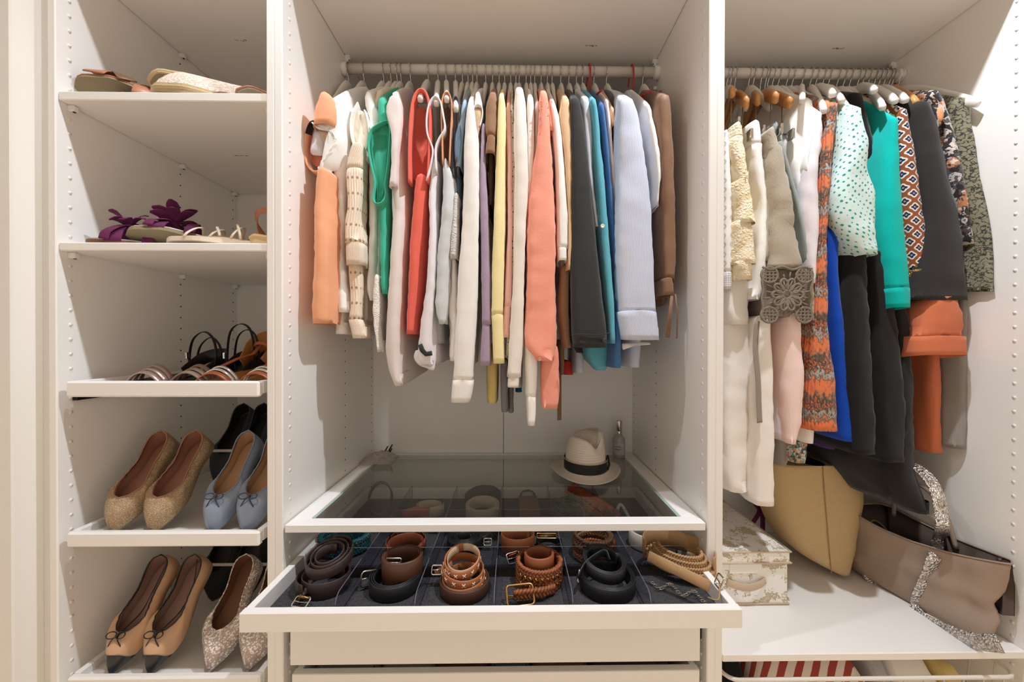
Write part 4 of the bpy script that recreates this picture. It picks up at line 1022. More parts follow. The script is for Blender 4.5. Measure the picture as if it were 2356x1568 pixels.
# knit and blue dresses
g = G('dress', 'orange and brown striped knit dress', 'dress')
cloth('body', g, M['zig'], [(236, 1904, 1938), (280, 1902, 1934), (340, 1898, 1926), (420, 1897, 1920), (480, 1892, 1916), (550, 1887, 1910), (620, 1880, 1912), (700, 1873, 1916), (780, 1870, 1924), (860, 1868, 1933), (940, 1866, 1942), (993, 1867, 1948)], .10, .42, .7, .003)
g = G('dress', 'royal blue dress with purple upper part', 'dress')
cloth('top', g, M['purple'], [(258, 1930, 1950), (300, 1927, 1946), (360, 1923, 1940), (420, 1921, 1937)], .115, .42, .7, .002)
cloth('skirt', g, M['royal'], [(420, 1920, 1938), (470, 1912, 1938), (540, 1906, 1938), (620, 1908, 1942), (700, 1916, 1947), (800, 1924, 1956), (900, 1932, 1966), (1000, 1938, 1974), (1016, 1940, 1975)], .115, .42, .7, .003, roof=False, top_round=.004)
cloth('collar', g, M['royal_dark'], [(238, 1940, 1956), (262, 1944, 1958)], .12, .40, .7, .002)
g = G('skirt', 'purple hem showing under the royal blue dress', 'skirt')
cloth('hem', g, M['purple'], [(990, 1898, 1960), (1034, 1902, 1962)], .24, .44, .8, .002, roof=False)
# polka dot blouse
g = G('blouse', 'mint blouse with teal polka dots and a full gathered sleeve', 'blouse')
cloth('sleeve', g, M['mint'], [(248, 1957, 1988), (280, 1951, 1998), (330, 1947, 2008), (380, 1938, 2020), (420, 1930, 2029), (450, 1926, 2034), (490, 1932, 2038), (530, 1945, 2037), (560, 1966, 2034), (584, 1990, 2029)], .075, .22, .8, .0045)
cloth('body', g, M['mint_shaded'], [(330, 1944, 1962), (480, 1936, 1958), (600, 1938, 1956), (690, 1940, 1956)], .20, .42, .7, .002, roof=False)
# black garments
g = G('coat', 'black garment with a raised shoulder behind the mint blouse', 'coat')
cloth('body', g, M['black'], [(214, 1950, 1996), (240, 1950, 2004), (300, 1985, 2018), (370, 2008, 2030), (440, 2030, 2040), (540, 2034, 2050), (600, 2026, 2054)], .14, .44, .7, .003)
g = G('trousers', 'black trousers with wide legs under the mint blouse', 'trousers')
cloth('leg', g, M['black'], [(560, 1960, 2006), (600, 1958, 2012), (700, 1953, 2014), (800, 1952, 2020), (900, 1956, 2024), (1000, 1962, 2028), (1046, 1964, 2030)], .10, .30, .8, .004, roof=False)
cloth('leg', g, M['black'], [(586, 2004, 2052), (650, 2010, 2066), (750, 2016, 2082), (850, 2022, 2092), (950, 2026, 2102), (1064, 2030, 2096)], .115, .32, .8, .004, roof=False)
g = G('skirt', 'sheer charcoal skirt with a frayed hem reaching the grey tote', 'skirt')
cloth('body', g, M['black_sheer'], [(640, 2058, 2078), (760, 2070, 2096), (860, 2070, 2104), (960, 2066, 2112), (1040, 2050, 2122), (1100, 2056, 2132), (1150, 2080, 2142), (1180, 2100, 2146)], .13, .38, .8, .005, roof=False)
cloth('flounce', g, M['black_sheer'], [(1030, 1968, 2070), (1060, 1960, 2080), (1090, 1972, 2090), (1120, 2000, 2098), (1150, 2024, 2104)], .17, .40, .8, .007, roof=False, slant=.0)
g = G('dress', 'black dress behind, its hem dipping over the tan felt bag', 'dress')
cloth('body', g, M['black'], [(640, 1946, 1958), (800, 1948, 1960), (1000, 1920, 1985), (1050, 1895, 1990), (1082, 1935, 1996)], .30, .46, .8, .005, roof=False)
# beige lace, teal, rust print
g = G('top', 'beige top with lace edging under white hanger tips', 'top')
cloth('body', g, M['beige_lace'], [(246, 2018, 2056), (280, 2018, 2054), (320, 2018, 2046), (360, 2020, 2036), (384, 2022, 2030)], .14, .42, .7, .003)
g = G('dress', 'bright turquoise dress with a cuffed edge', 'dress')
cloth('body', g, M['teal_bright'], [(272, 2056, 2072), (310, 2049, 2076), (380, 2042, 2082), (460, 2038, 2088), (540, 2040, 2096), (600, 2046, 2102), (664, 2054, 2108)], .09, .30, .7, .0025)
cloth('cuff', g, M['teal_bright'], [(662, 2053, 2109), (690, 2058, 2110), (706, 2060, 2108)], .088, .26, .7, .0012, roof=False, top_round=.002, slant=-.08)
g = G('dress', 'rust dress printed with navy and white medallions', 'dress')
cloth('body', g, M['rust_print'], [(250, 2068, 2096), (300, 2072, 2106), (380, 2079, 2120), (460, 2087, 2132), (540, 2096, 2148), (600, 2104, 2158), (622, 2106, 2162)], .10, .40, .7, .003)
cloth('sequin_trim', g, M['gold_sequin'], [(618, 2106, 2164), (636, 2108, 2166)], .097, .38, .7, .003, roof=False, top_round=.002)
# charcoal short dress
g = G('dress', 'charcoal short dress with a flared open hem', 'dress')
cloth('body', g, M['charcoal_warm'], [(234, 2112, 2150), (260, 2116, 2164), (320, 2122, 2180), (400, 2130, 2200), (480, 2140, 2220), (560, 2136, 2238), (620, 2122, 2250), (664, 2110, 2260), (690, 2100, 2262)], .085, .30, .8, .003, slant=.12)
# floral, olive
g = G('blouse', 'dark blouse with orange and grey floral print', 'blouse')
cloth('body', g, M['floral_dark'], [(208, 2130, 2174), (240, 2152, 2190), (300, 2172, 2206), (380, 2190, 2220), (460, 2208, 2234), (520, 2222, 2246), (560, 2232, 2252)], .10, .42, .8, .003)
patch('peach_lining', g, M['peach'], [(2160, 246, .09), (2160, 264, .09), (2166, 278, .09), (2172, 264, .09), (2168, 248, .09)], .002)
g = G('skirt', 'olive skirt printed with dark squiggles at the far right', 'skirt')
cloth('body', g, M['olive_print'], [(226, 2186, 2236, .12, .10), (260, 2192, 2244, .12, .10), (340, 2206, 2260, .115, .09), (420, 2216, 2276, .11, .08), (500, 2226, 2298, .11, .062), (580, 2232, 2314, .11, .05), (640, 2240, 2324, .11, .042), (668, 2246, 2328, .11, .038)], .10, .40, .8, .0026, slant=.1)
cloth('lining_edge', g, M['olive_grey'], [(226, 2238, 2246), (300, 2252, 2258), (400, 2270, 2277)], .11, .38, .8, .001)
# below the charcoal dress
g = G('dress', 'rust orange dress with a puffed sleeve and wide cuff', 'dress')
cloth('sleeve', g, M['rust'], [(690, 2138, 2220), (712, 2128, 2232), (740, 2120, 2246), (762, 2117, 2250), (778, 2114, 2248)], .085, .22, .85, .006, roof=False)
cloth('cuff', g, M['rust'], [(774, 2112, 2250), (800, 2110, 2253), (816, 2110, 2252)], .082, .22, .85, .0018, roof=False, top_round=.003, slant=-.16)
cloth('tail', g, M['rust'], [(800, 2144, 2170), (880, 2142, 2172), (960, 2140, 2172), (1010, 2138, 2174), (1042, 2136, 2178)], .15, .32, .8, .0035, roof=False)
g = G('dress', 'black dress left of the rust orange tail', 'dress')
cloth('body', g, M['black'], [(700, 2100, 2140), (820, 2104, 2146), (920, 2110, 2142), (1030, 2120, 2142)], .20, .42, .8, .003, roof=False)
g = G('scarf', 'patterned scarf with a long white border behind the rust tail', 'scarf')
cloth('cloth', g, M['floral_dark'], [(780, 2170, 2194), (880, 2170, 2196), (1000, 2172, 2194)], .16, .30, .8, .003, roof=False)
cloth('white_border', g, M['white_band'], [(800, 2194, 2208), (900, 2196, 2210), (980, 2196, 2210), (1002, 2192, 2208)], .155, .30, .8, .002, roof=False)
g = G('cardigan', 'grey jersey cardigan lowest at the right end', 'cardigan')
cloth('body', g, M['grey_jersey'], [(680, 2226, 2236), (760, 2206, 2238), (860, 2208, 2240), (960, 2204, 2240), (1034, 2200, 2240)], .118, .36, .8, .0025, roof=False)

# hangers of the right rail
GR = 'hangers on the right rail'
for u, what, tp in ((1672, 'white wooden hanger at the left end of the right rail', None), (1722, 'white wooden hanger left of the wooden group', None), (1766, 'white wooden hanger behind the wooden ones', None),
    (1777, 'white wooden hanger just right of the wooden group', None), (1790, 'white wooden hanger holding the satin dress', None), (1809, 'white wooden hanger holding the dotted pink blouse', None), (1822, 'white wooden hanger between satin dress and white blouse', None),
    (1844, 'white wooden hanger holding the white draped blouse', (1846, 231)), (1863, 'white wooden hanger with its tip over the sheer blouse', (1896, 256)), (1876, 'white wooden hanger holding the sheer pinkish blouse', (1917, 218)), (1892, 'white wooden hanger holding the orange knit dress', (1937, 233)),
    (1905, 'white wooden hanger holding the royal blue dress', (1951, 258)), (1925, 'white wooden hanger holding the mint blouse', None), (1940, 'white wooden hanger left of the black coat shoulder', None), (1954, 'white wooden hanger holding the black coat', None),
    (1972, 'white wooden hanger with raised tip right of the black coat', (2012, 208)), (1983, 'white hanger tip over the beige lace top', (2031, 248)), (1996, 'white hanger holding the beige lace top', (2060, 233)), (2010, 'white hanger holding the turquoise dress', None),
    (2021, 'white hanger holding the rust medallion dress', (2084, 231)), (2032, 'white hanger holding the charcoal short dress', None), (2051, 'white hanger holding the floral blouse', None), (2066, 'white hanger holding the olive skirt', (2249, 240))):
    hanger(u, what, tp, group=GR, y=.085 if tp and tp[0] > 2200 else .10)
hanger(2044, 'beech wooden hanger tip between white tips and the charcoal dress', (2108, 237), 'hanger_wood', group=GR)
def clip_hanger(u, label, tu, tv, y):
    """wooden hanger whose near arm ends at (tu, tv) and carries a wire drop with clips for a skirt"""
    h = thing('clothes_hanger', label, 'hanger', (at_rail(u), .30, z_(.8235)), group='lacquered wooden skirt hangers')
    e = Vector(atY(tu, tv, y)) - h.location
    q = MB(); pts = []; R = []
    for i in range(15):
        t = -1 + i / 7; a = abs(t); s = 1 if t < 0 else -1
        pts.append((e.x * a * s if t < 0 else e.x * -a * .4, e.y * a if t < 0 else -e.y * a, -.078 + (e.z + .078) * a ** 1.25)); R.append(.019 - .004 * a if 0 < i < 14 else .008)
    ribbon(q, pts, (0, 0, 1), [2 * r * (1 if .0 < k < 14 else 1.6) for k, r in enumerate(R)], .012); q.build('hanger_arms', M['hanger_wood'], h, local=True)
    k = MB(); p = [(0, 0, -.062), (0, 0, -.035), (0, -.004, -.026)] + [(0, .0178 * cos(a), .0178 * sin(a)) for a in [-pi * .5 - .35 - (pi * 1.28) * i / 12 for i in range(13)]]
    tube(k, p, .0017, 6); k.build('hook', M['steel'], h, local=True)
    w = MB(); tube(w, [(e.x * .72, e.y * .72, e.z * .78 - .005), (e.x * .74, e.y * .72, e.z - .045), (e.x * .78, e.y * .8, e.z - .062), (e.x * .80, e.y * .95, e.z - .066)], .0018, 6); w.build('wire_drop', M['steel'], h, local=True)
    c = MB(); box(c, e.x * .8 - .004, e.x * .8 + .004, e.y * .95 - .01, e.y * .95 + .01, e.z - .09, e.z - .062, .002); c.build('clip', M['chrome'], h, local=True)
clip_hanger(1690, 'wooden hanger whose tip reaches lowest at the left', 1718, 238, .115)
clip_hanger(1680, 'wooden hanger tip right beside the left panel', 1686, 212, .13)
clip_hanger(1732, 'wooden hanger holding the cream lace skirt', 1744, 232, .14)
clip_hanger(1749, 'wooden hanger with bright tip above the white skirt', 1786, 226, .11)
clip_hanger(1760, 'wooden hanger holding the taupe crochet skirt', 1818, 238, .12)
# ------------------------------------------------------------------ shoes
def leather(key, col, rough=.45, **k): M[key] = mat('leather_' + key, col, rough, **k)
leather('s_tan', (176, 116, 84)); leather('s_darkin', (38, 30, 28), .6); leather('s_sole', (138, 122, 92), .8); leather('jute', (206, 182, 142), .9, bump=(260, .9, (1, 1, 4)))
leather('esp', (232, 216, 200), .9, noise_mix=(220, (196, 176, 160), .12)); leather('s_brown', (120, 84, 62)); leather('suede_purple', (112, 30, 84), .85, noise_mix=(60, (84, 22, 62), .3)); leather('silver_in', (186, 180, 178), .35)
leather('cream_strap', (226, 208, 186), .4); leather('taupe_strap', (140, 118, 98), .5); leather('cork', (222, 190, 140), .8); leather('pewter', (176, 152, 142), .3, metal=.6); leather('s_black', (34, 32, 32), .4); leather('s_blackin', (46, 42, 42), .5)
leather('amber', (178, 118, 60), .4); leather('rustleather', (170, 88, 48), .4); leather('diamante', (226, 220, 216), .12, metal=.8)
leather('blue', (134, 146, 166), .35, coat=.2); leather('insole_tan', (196, 158, 120), .55); leather('insole_pink', (166, 118, 98), .6); leather('nude', (206, 166, 130), .5); leather('insole_mauve', (158, 124, 112), .6); leather('caps', (30, 29, 29), .3, coat=.3)
leather('insole_brown', (128, 88, 62), .55); leather('suede_navy', (62, 66, 76), .8); leather('suede_black', (40, 42, 42), .9)
def glitter(key, base, hi, s, thr=.12, rough=.25):
    m = mat('glitter_' + key, base, rough, .35); g = NG(m); tc = m.node_tree.nodes.new('ShaderNodeTexCoord')
    d = g.voronoi(tc.outputs['Object'], s); c = g.voronoi(tc.outputs['Object'], s, out='Color'); x, _ = g.sep(c)
    g.color(g.mix(g.math('GREATER_THAN', x, .72), base, hi)); g.bump(d, .8, .0015)
    rr = g.math('MULTIPLY_ADD', x, .5, .1); m.node_tree.links.new(rr, m.node_tree.nodes['Principled BSDF'].inputs['Roughness']); M[key] = m
glitter('bronze_glitter', (176, 146, 112), (206, 182, 148), 760); glitter('silver_glitter', (190, 172, 162), (246, 240, 236), 330)

def foot_outline(L, w, n=44, side=1, toe=1.0):
    """sole outline, heel at y = L, toe tip at y = 0; side bends the foot"""
    st = catmull([(0, .02 * toe, 0), (.06, .30 * toe + .12, .015), (.18, .82, .02), (.32, 1.0, .03), (.5, .80, .0), (.66, .64, -.02), (.82, .70, -.01), (.93, .58, 0), (1.0, .04, 0)], n // 2 + 1)
    l = [(side * c * w - w / 2 * h, y * L) for y, h, c in st]; r = [(side * c * w + w / 2 * h, y * L) for y, h, c in st]
    return l[:-1] + r[::-1][:-1]         # closed, from toe up the left side to the heel and back down the right
def slab(mb, outl, z0, z1, inset=.0, zf=None):
    """flat plate of an outline; zf(y) adds a height profile"""
    f = zf or (lambda y: 0); n = len(outl)
    cx = sum(p[0] for p in outl) / n
    a = [mb.vert((x, y, z0 + f(y)), (x, y)) for x, y in outl]; b = [mb.vert((x, y, z1 + f(y)), (x, y)) for x, y in outl]
    for j in range(n): mb.face(a[j], b[j], b[(j + 1) % n], a[(j + 1) % n])
    h = n // 2
    for q, rev in ((a, 0), (b, 1)):     # strips between the left and the right side
        for j in range(h):
            t = (q[j], q[(j + 1) % n], q[(n - j - 1) % n], q[(n - j) % n]) if j else (q[0], q[1], q[n - 1])
            t = tuple(dict.fromkeys(t))
            if len(t) > 2: mb.face(*(t if rev == 0 else t[::-1]))
def flat_shoe(label, cat, loc, rot, L=.242, w=.085, side=1, up='s_black', ins='insole_tan', lin=None, trim=None, bow=None, cap=None, toe=1.0, vamp=.30, group=None, kind='ballet_flat', heel_h=.056, zs=.04, insole_line=None):
    t = thing(kind, label, cat, loc, rot, group)
    O = foot_outline(L, w, 44, side, toe); n = len(O)
    q = MB(); slab(q, [(x * .96, y) for x, y in O], 0, .006); q.build('sole', M['s_sole'], t, local=True, smooth=False)
    h = n // 2; yv = vamp * L
    T = []
    for j, (x, y) in enumerate(O):
        k = j if j <= h else n - j; f = k / h                       # 0 toe .. 1 heel
        yt = yv + (L * .985 - yv) * (f ** 1.05); xx = x * .80 if f > .0 else 0
        # opening: half width at yt
        idx = min(range(h + 1), key=lambda a: abs(O[a][1] - yt)); cxx = (O[idx][0] + O[(n - idx) % n][0]) / 2; hw = abs(O[(n - idx) % n][0] - O[idx][0]) / 2
        op = min(1, sqrt(max(0, (yt - yv) / (.16 * L)))) if yt < yv + .16 * L else 1
        s = -1 if j <= h else 1
        if k == 0 or k == h: s = 0 if k == 0 else s
        zt = .038 + (heel_h - .038) * max(0, (f - .55) / .45) ** 1.5 + .006 * max(0, 1 - f / .18)
        T.append((cxx + s * hw * op * .86 * (1 if k not in (0,) else 0) * (0 if k == h else 1), yt, zt))
    def wall(mb, off, ofs_t):
        rows = []
        m = 8
        for i in range(m + 1):
            u = i / m; r = []
            for j in range(n):
                B = Vector((O[j][0], O[j][1], .004)); Q = Vector(T[j]); c = Vector((0, L * .5, 0))
                kf = (j if j <= h else n - j) / h
                P = B.lerp(Q, u); bl = sin(pi * u) * (.013 * (1 - kf) ** .6 + .006)
                out = Vector((B.x - (O[j][0] + O[(n - j) % n][0]) / 2, 0, 0))
                out = out.normalized() if out.length > 1e-6 else Vector((0, -1 if kf < .5 else 1, 0))
                P += out * bl * (.55 if kf > .25 else .35) + Vector((0, 0, bl * (.75 if kf < .35 else .12)))
                if off: P -= out * off * min(1, 3 * u + .1); P.z -= off * .5 * u
                r.append(mb.vert(P, (j / n, u)))
            rows.append(r)
        for a, b in zip(rows, rows[1:]):
            for j in range(n):
                kf = ((j + .5) if j < h else n - j - .5) / h; yy = (mb.v[a[j]].y + mb.v[b[j]].y) / 2
                mb.face(a[j], a[(j + 1) % n], b[(j + 1) % n], b[j])
        mb.m = 0
        return rows
    q = MB(); rows = wall(q, 0, 0); q.build('upper', M[up], t, local=True)
    if cap:
        q2 = MB(); R2 = []; yc = .165 * L; m = 12
        def col(j):
            k = 0; pts = [q.v[rows[i][j]] for i in range(9)]
            out = []
            for a in range(8):
                for s in range(6): out.append(pts[a].lerp(pts[a + 1], s / 6))
            out.append(pts[8]); return out
        js = [j % n for j in range(-14, 15)]
        for j in js:
            c = [p for p in col(j)]; ok = [p for p in c if p.y < yc - .006 * (abs(((j + n // 2) % n) - n // 2) / 14) ** 0]
            if len(ok) < 2: ok = c[:1] * 2
            R2.append([q2.vert(Vector(catmull([tuple(p) for p in ok], m + 1)[i]) * 1.0 + Vector((.0012 * (1 if ok[0].x > 0 else -1), -.0008, .0012)), (j / n, i / m)) for i in range(m + 1)])
        for a, b in zip(R2, R2[1:]):
            for i in range(m): q2.face(a[i], b[i], b[i + 1], a[i + 1])
        q2.build('toe_cap', M[cap], t, local=True, label='black patent toe cap')
    q = MB(); wall(q, .0022, 1); q.build('lining', M[lin or ins], t, local=True)
    q = MB(); slab(q, [(x * .90, y * .96 + .004) for x, y in O], .006, .009); q.build('insole', M[ins], t, local=True, smooth=False)
    if insole_line:
        q = MB(); tube(q, catmull([(O[0][0] - .004 * side, yv + .004, .040), (-.012 * side, L * .5, .0115), (-.014 * side, L * .72, .0115), (.016 * side, L * .96, .03)], 20), .0012, 5); q.build('insole_seam', M[insole_line], t, local=True)
    if trim:
        q = MB(); tube(q, [(a, b, c + .0005) for a, b, c in T], .0017, 6, closed=True); q.build('topline_binding', M[trim], t, local=True)
    if bow:
        q = MB(); c = Vector((0, yv - .004, .0475))
        for s in (-1, 1):
            tube(q, [c + Vector((s * (.017 * (1 - cos(a)) / 2 * 1.25), -.007 * sin(a) - .001, .003 + .004 * sin(a / 2))) for a in [2 * pi * i / 14 for i in range(15)]], .0013, 5)
            tube(q, catmull([c, c + Vector((s * .007, -.010, .002)), c + Vector((s * .015, -.021, -.008))], 8), .0013, 5)
        tube(q, [c + Vector((-.003, 0, .002)), c + Vector((.003, 0, .002))], .003, 8); q.build('bow', M[bow], t, local=True)
    return t
TILT = math.radians(46)
def rest(u, v, y, z0, yaw=0.0):
    """toe tip of a shoe read at (u, v) above a tray floor: world position of its toe"""
    p = atY(u, v, y); return (p.x, y, z0)
def rack_pair(labels, uv, z0, y=.028, yaw=.0, tilt=TILT, **k):
    out = []
    for lab, (u, v), s in zip(labels, uv, (1, -1)):
        p = atY(u, v, y)
        out.append(flat_shoe(lab, 'shoe', (p.x, y, z0), (tilt, 0, yaw), side=s * .35, **k))
    return out
Z4 = z_(-.459) + .0165; Z5 = z_(-.786) + .0165
rack_pair(('bronze glitter ballet flat nearest the left wall of the tray', 'bronze glitter ballet flat beside the pale blue pair'), ((258, 1214), (350, 1214)), Z4, up='bronze_glitter', ins='insole_pink', trim='insole_pink', toe=.9, vamp=.27, group='bronze glitter flats on the upper rack tray')
rack_pair(('pale blue ballet flat with grey bow, left one of its pair', 'pale blue ballet flat with grey bow, half hidden by the frame'), ((487, 1212), (566, 1212)), Z4, w=.080, up='blue', ins='insole_tan', trim='blue', bow='suede_navy', toe=1.3, vamp=.29, group='pale blue flats on the upper rack tray')
rack_pair(('beige ballet flat with black toe cap, left one of its pair', 'beige ballet flat with black toe cap beside the silver pair'), ((258, 1550), (346, 1548)), Z5, up='nude', ins='insole_mauve', trim='caps', bow='caps', cap='caps', toe=.7, vamp=.30, insole_line='caps', group='beige black-tipped flats on the lower rack tray')
rack_pair(('silver glitter flat, left one of its pair', 'silver glitter flat half hidden behind the frame'), ((482, 1546), (570, 1546)), Z5, w=.086, up='silver_glitter', ins='insole_brown', trim='silver_glitter', toe=.5, vamp=.31, group='silver glitter flats on the lower rack tray')
# dark pairs further back on the two trays
for k, (u, y) in enumerate(((500, .245), (552, .25))):
    p = atY(u, 1160, y)
    flat_shoe('navy suede flat behind the pale blue pair, ' + ('left one' if k == 0 else 'right one'), 'shoe', (p.x, y, Z4 + .03), (math.radians(50), 0, 0), side=(.35, -.35)[k], up='suede_navy', ins='s_darkin', trim='suede_navy', group='dark flats at the back of the upper rack tray')
for k, (u, y) in enumerate(((492, .25), (560, .255))):
    p = atY(u, 1420, y)
    flat_shoe('black suede flat behind the shoe bar, ' + ('left one' if k == 0 else 'right one'), 'shoe', (p.x, y, Z5 + .02), (math.radians(60), 0, 0), side=(.35, -.35)[k], w=.088, up='suede_black', ins='s_blackin', trim='suede_black', toe=1.3, group='black flats at the back of the lower rack tray')

# ---- sandals
def arch(x0, x1, y, h, z=.008, n=15, lean=0.0, p=.75):
    """points of a strap crossing the foot"""
    return [(x0 + (x1 - x0) * i / (n - 1), y + lean * sin(pi * i / (n - 1)), z + h * sin(pi * i / (n - 1)) ** p) for i in range(n)]
def sandal(label, loc, rot, straps, L=.235, w=.08, side=.3, sole='s_sole', bed='s_tan', th=.012, group=None, kind='sandal', wedge=0.0, toe=1.6, edge=None):
    """straps: list of (part name, material, points, width, thickness, wdir)"""
    t = thing(kind, label, 'shoe', loc, rot, group)
    O = foot_outline(L, w, 40, side, toe)
    zf = (lambda y: wedge * max(0, (y / L - .25) / .75) ** 1.1) if wedge else None
    if wedge:
        q = MB(); n = len(O); a = [q.vert((x, y, 0), (x, y)) for x, y in O]; b = [q.vert((x, y, th + zf(y)), (x, y)) for x, y in O]
        for j in range(n): q.face(a[j], b[j], b[(j + 1) % n], a[(j + 1) % n])
        for k2 in (a, b[::-1]):
            q.face(*k2)
        q.build('wedge_sole', M[sole], t, local=True, smooth=False)
    else:
        q = MB(); slab(q, O, 0, th); q.build('sole', M[sole], t, local=True, smooth=False)
    q = MB(); slab(q, [(x * .97, y * .985 + .002) for x, y in O], th + .0002, th + .003, zf=zf); q.build('footbed', M[bed], t, local=True, smooth=False)
    if edge:
        q = MB(); tube(q, [(x, y, th - .002 + (zf(y) if zf else 0)) for x, y in O], .0024, 6, closed=True); q.build('welt', M[edge], t, local=True)
    for nm, m, pts, ww, tt, wd in straps:
        q = MB(); ribbon(q, pts, wd, ww, tt); q.build(nm, M[m], t, local=True)
    return t
def on_shelf(u, v, y, z): p = atY(u, v, y); return (p.x, y, z)
# shelf 1: only what rises over the shelf edge is seen
ZS1, ZS2, Z3 = z_(.5615) + .0005, z_(.2245) + .0005, z_(-.122) + .0165
crossA = lambda s: [('cross_strap', 's_tan', catmull([(-.042, .10, .010), (-.04, .085, .03), (-.02, .07, .047), (.01, .055, .05), (.036, .045, .03), (.04, .04, .010)], 16), .042, .003, (.2, 1, .1)),
                    ('cross_strap', 's_brown', catmull([(.042, .10, .010), (.04, .085, .032), (.02, .07, .05), (-.01, .055, .053), (-.036, .045, .032), (-.04, .04, .010)], 16), .034, .003, (-.2, 1, .1)),
                    ('heel_strap', 's_tan', catmull([(-.036, .15, .012), (-.042, .175, .055), (-.034, .205, .082), (0, .222, .090), (.034, .205, .082), (.042, .175, .055), (.036, .15, .012)], 24), .036, .003, (0, .35, 1))]
D = math.radians
sandal('tan leather sandal rolled sole out at the left of the top shoe shelf', on_shelf(170, 196, .035, ZS1 + .030), (D(-4), D(-38), D(-62)), crossA(1)[:2], bed='s_darkin', sole='s_sole', edge='s_tan', group='tan crossed sandals on the top shoe shelf')
sandal('tan leather sandal with raised heel strap on the top shoe shelf', on_shelf(262, 210, .028, ZS1), (0, 0, D(-32)), crossA(1), bed='s_darkin', sole='s_tan', w=.084, L=.20, group='tan crossed sandals on the top shoe shelf')
def espadrille(label, loc, rot):
    t = thing('espadrille', label, 'shoe', loc, rot, 'white espadrilles on the top shoe shelf')
    O = foot_outline(.24, .084, 44, .3, 1.6)
    q = MB(); slab(q, O, 0, .020); q.build('jute_sole', M['jute'], t, local=True, smooth=False)
    q = MB(); slab(q, [(x * .93, y * .96 + .004) for x, y in O], -.003, 0); q.build('outsole', M['s_sole'], t, local=True, smooth=False)
    q = MB(); n = len(O); h = n // 2; R = []
    for i in range(9):
        u = i / 8; r = []
        for j in range(h + 1):
            a, b = O[j], O[(n - j) % n]; y = a[1]; f = y / .24; x = a[0] + (b[0] - a[0]) * u
            z = .02 + (.045 * (1 - (1 - min(1, f / .25)) ** 2) * (1 - .25 * max(0, f - .25))) * sin(pi * u) ** .6
            r.append(q.vert((x * .99, y * .98 + .003, z), (u, y)))
        R.append(r)
    for a, b in zip(R, R[1:]):
        for j in range(h): q.face(a[j], b[j], b[j + 1], a[j + 1])
    q.build('lace_upper', M['esp'], t, local=True)
    q = MB()
    tube(q, [(x, y, .011) for x, y in O], .0045, 6, closed=True); q.build('rope_edge', M['jute'], t, local=True)
    return t
espadrille('white espadrille tipped on edge showing its olive outsole', on_shelf(340, 172, .045, ZS1 + .052), (D(-10), D(-48), D(-48)))
espadrille('white espadrille lying flat under the tipped one', on_shelf(352, 210, .028, ZS1 + .0035), (0, 0, D(-72)))
thin = [('toe_strap', 's_brown', arch(-.038, .038, .06, .035), .014, .003, (0, 1, .2)), ('instep_strap', 's_brown', arch(-.036, .036, .10, .045), .012, .003, (0, 1, .2)),
        ('ankle_strap', 's_brown', catmull([(-.034, .15, .012), (-.042, .165, .05), (-.024, .18, .085), (0, .185, .095), (.024, .18, .085), (.042, .165, .05), (.034, .15, .012)], 22), .006, .0025, (0, .5, 1))]
sandal('thin brown strappy sandal at the right of the top shoe shelf', on_shelf(486, 212, .03, ZS1 + .004), (0, D(-6), D(-34)), thin, bed='s_tan', sole='s_brown', th=.010, group='thin brown sandals on the top shoe shelf')
sandal('thin brown strappy sandal tipped sole out with its looped strap', on_shelf(548, 200, .032, ZS1 + .020), (D(-2), D(-30), D(-16)), thin, bed='cream_strap', sole='s_sole', th=.009, edge='s_tan', group='thin brown sandals on the top shoe shelf')
# shelf 2
def petals(parent, c, m, k=9, s=.03):
    for i in range(k):
        a = 2 * pi * i / k + .4 * (i % 2); q = MB(); P = []
        for j in range(6):
            t = j / 5; P.append((c[0] + cos(a) * s * t, c[1] + sin(a) * s * t, c[2] + .016 * sin(pi * t * .8) + .012 * (i % 3) * t))
        ribbon(q, P, (-sin(a), cos(a), .3), [.008, .017, .024, .026, .02, .007], .0022); q.build('petal', M[m], parent, local=True)
ps = lambda: [('toe_strap', 'suede_purple', arch(-.040, .040, .06, .040), .03, .003, (0, 1, .2)), ('cross_strap', 'suede_purple', catmull([(-.04, .11, .01), (-.025, .085, .045), (.01, .07, .052), (.036, .05, .03), (.04, .045, .01)], 14), .02, .003, (.3, 1, .1)),
              ('instep_strap', 'suede_purple', arch(-.038, .038, .12, .05), .022, .003, (0, 1, .2))]
a = sandal('purple suede sandal with looped petals, left one lying low', on_shelf(196, 553, .03, ZS2), (0, 0, D(-64)), ps(), bed='silver_in', sole='s_brown', th=.010, group='purple flower sandals on the second shoe shelf'); petals(a, (0, .075, .050), 'suede_purple', 7, .034)
a = sandal('purple suede sandal with a big flower, tipped up on its side', on_shelf(288, 545, .035, ZS2 + .024), (D(-4), D(-26), D(-60)), ps(), bed='silver_in', sole='s_sole', th=.010, group='purple flower sandals on the second shoe shelf'); petals(a, (0, .08, .056), 'suede_purple', 12, .048)
cs = lambda: [('strap', 'cream_strap', arch(-.038, .038, .05 + .020 * i, .034 + .007 * i, lean=(-.016 if i % 2 else .018)), .006, .003, (0, 1, .2)) for i in range(4)]
sandal('cream strappy flat sandal, left one with only its toe edge showing', on_shelf(384, 555, .03, ZS2 + .003), (0, D(-5), D(-76)), cs()[:1], bed='cream_strap', sole='cream_strap', th=.008, group='cream strappy sandals on the second shoe shelf')
sandal('cream strappy flat sandal with curled straps beside the cork wedges', on_shelf(432, 552, .05, ZS2 + .008), (D(-1), D(-12), D(-66)), cs(), bed='taupe_strap', sole='cream_strap', th=.009, group='cream strappy sandals on the second shoe shelf')
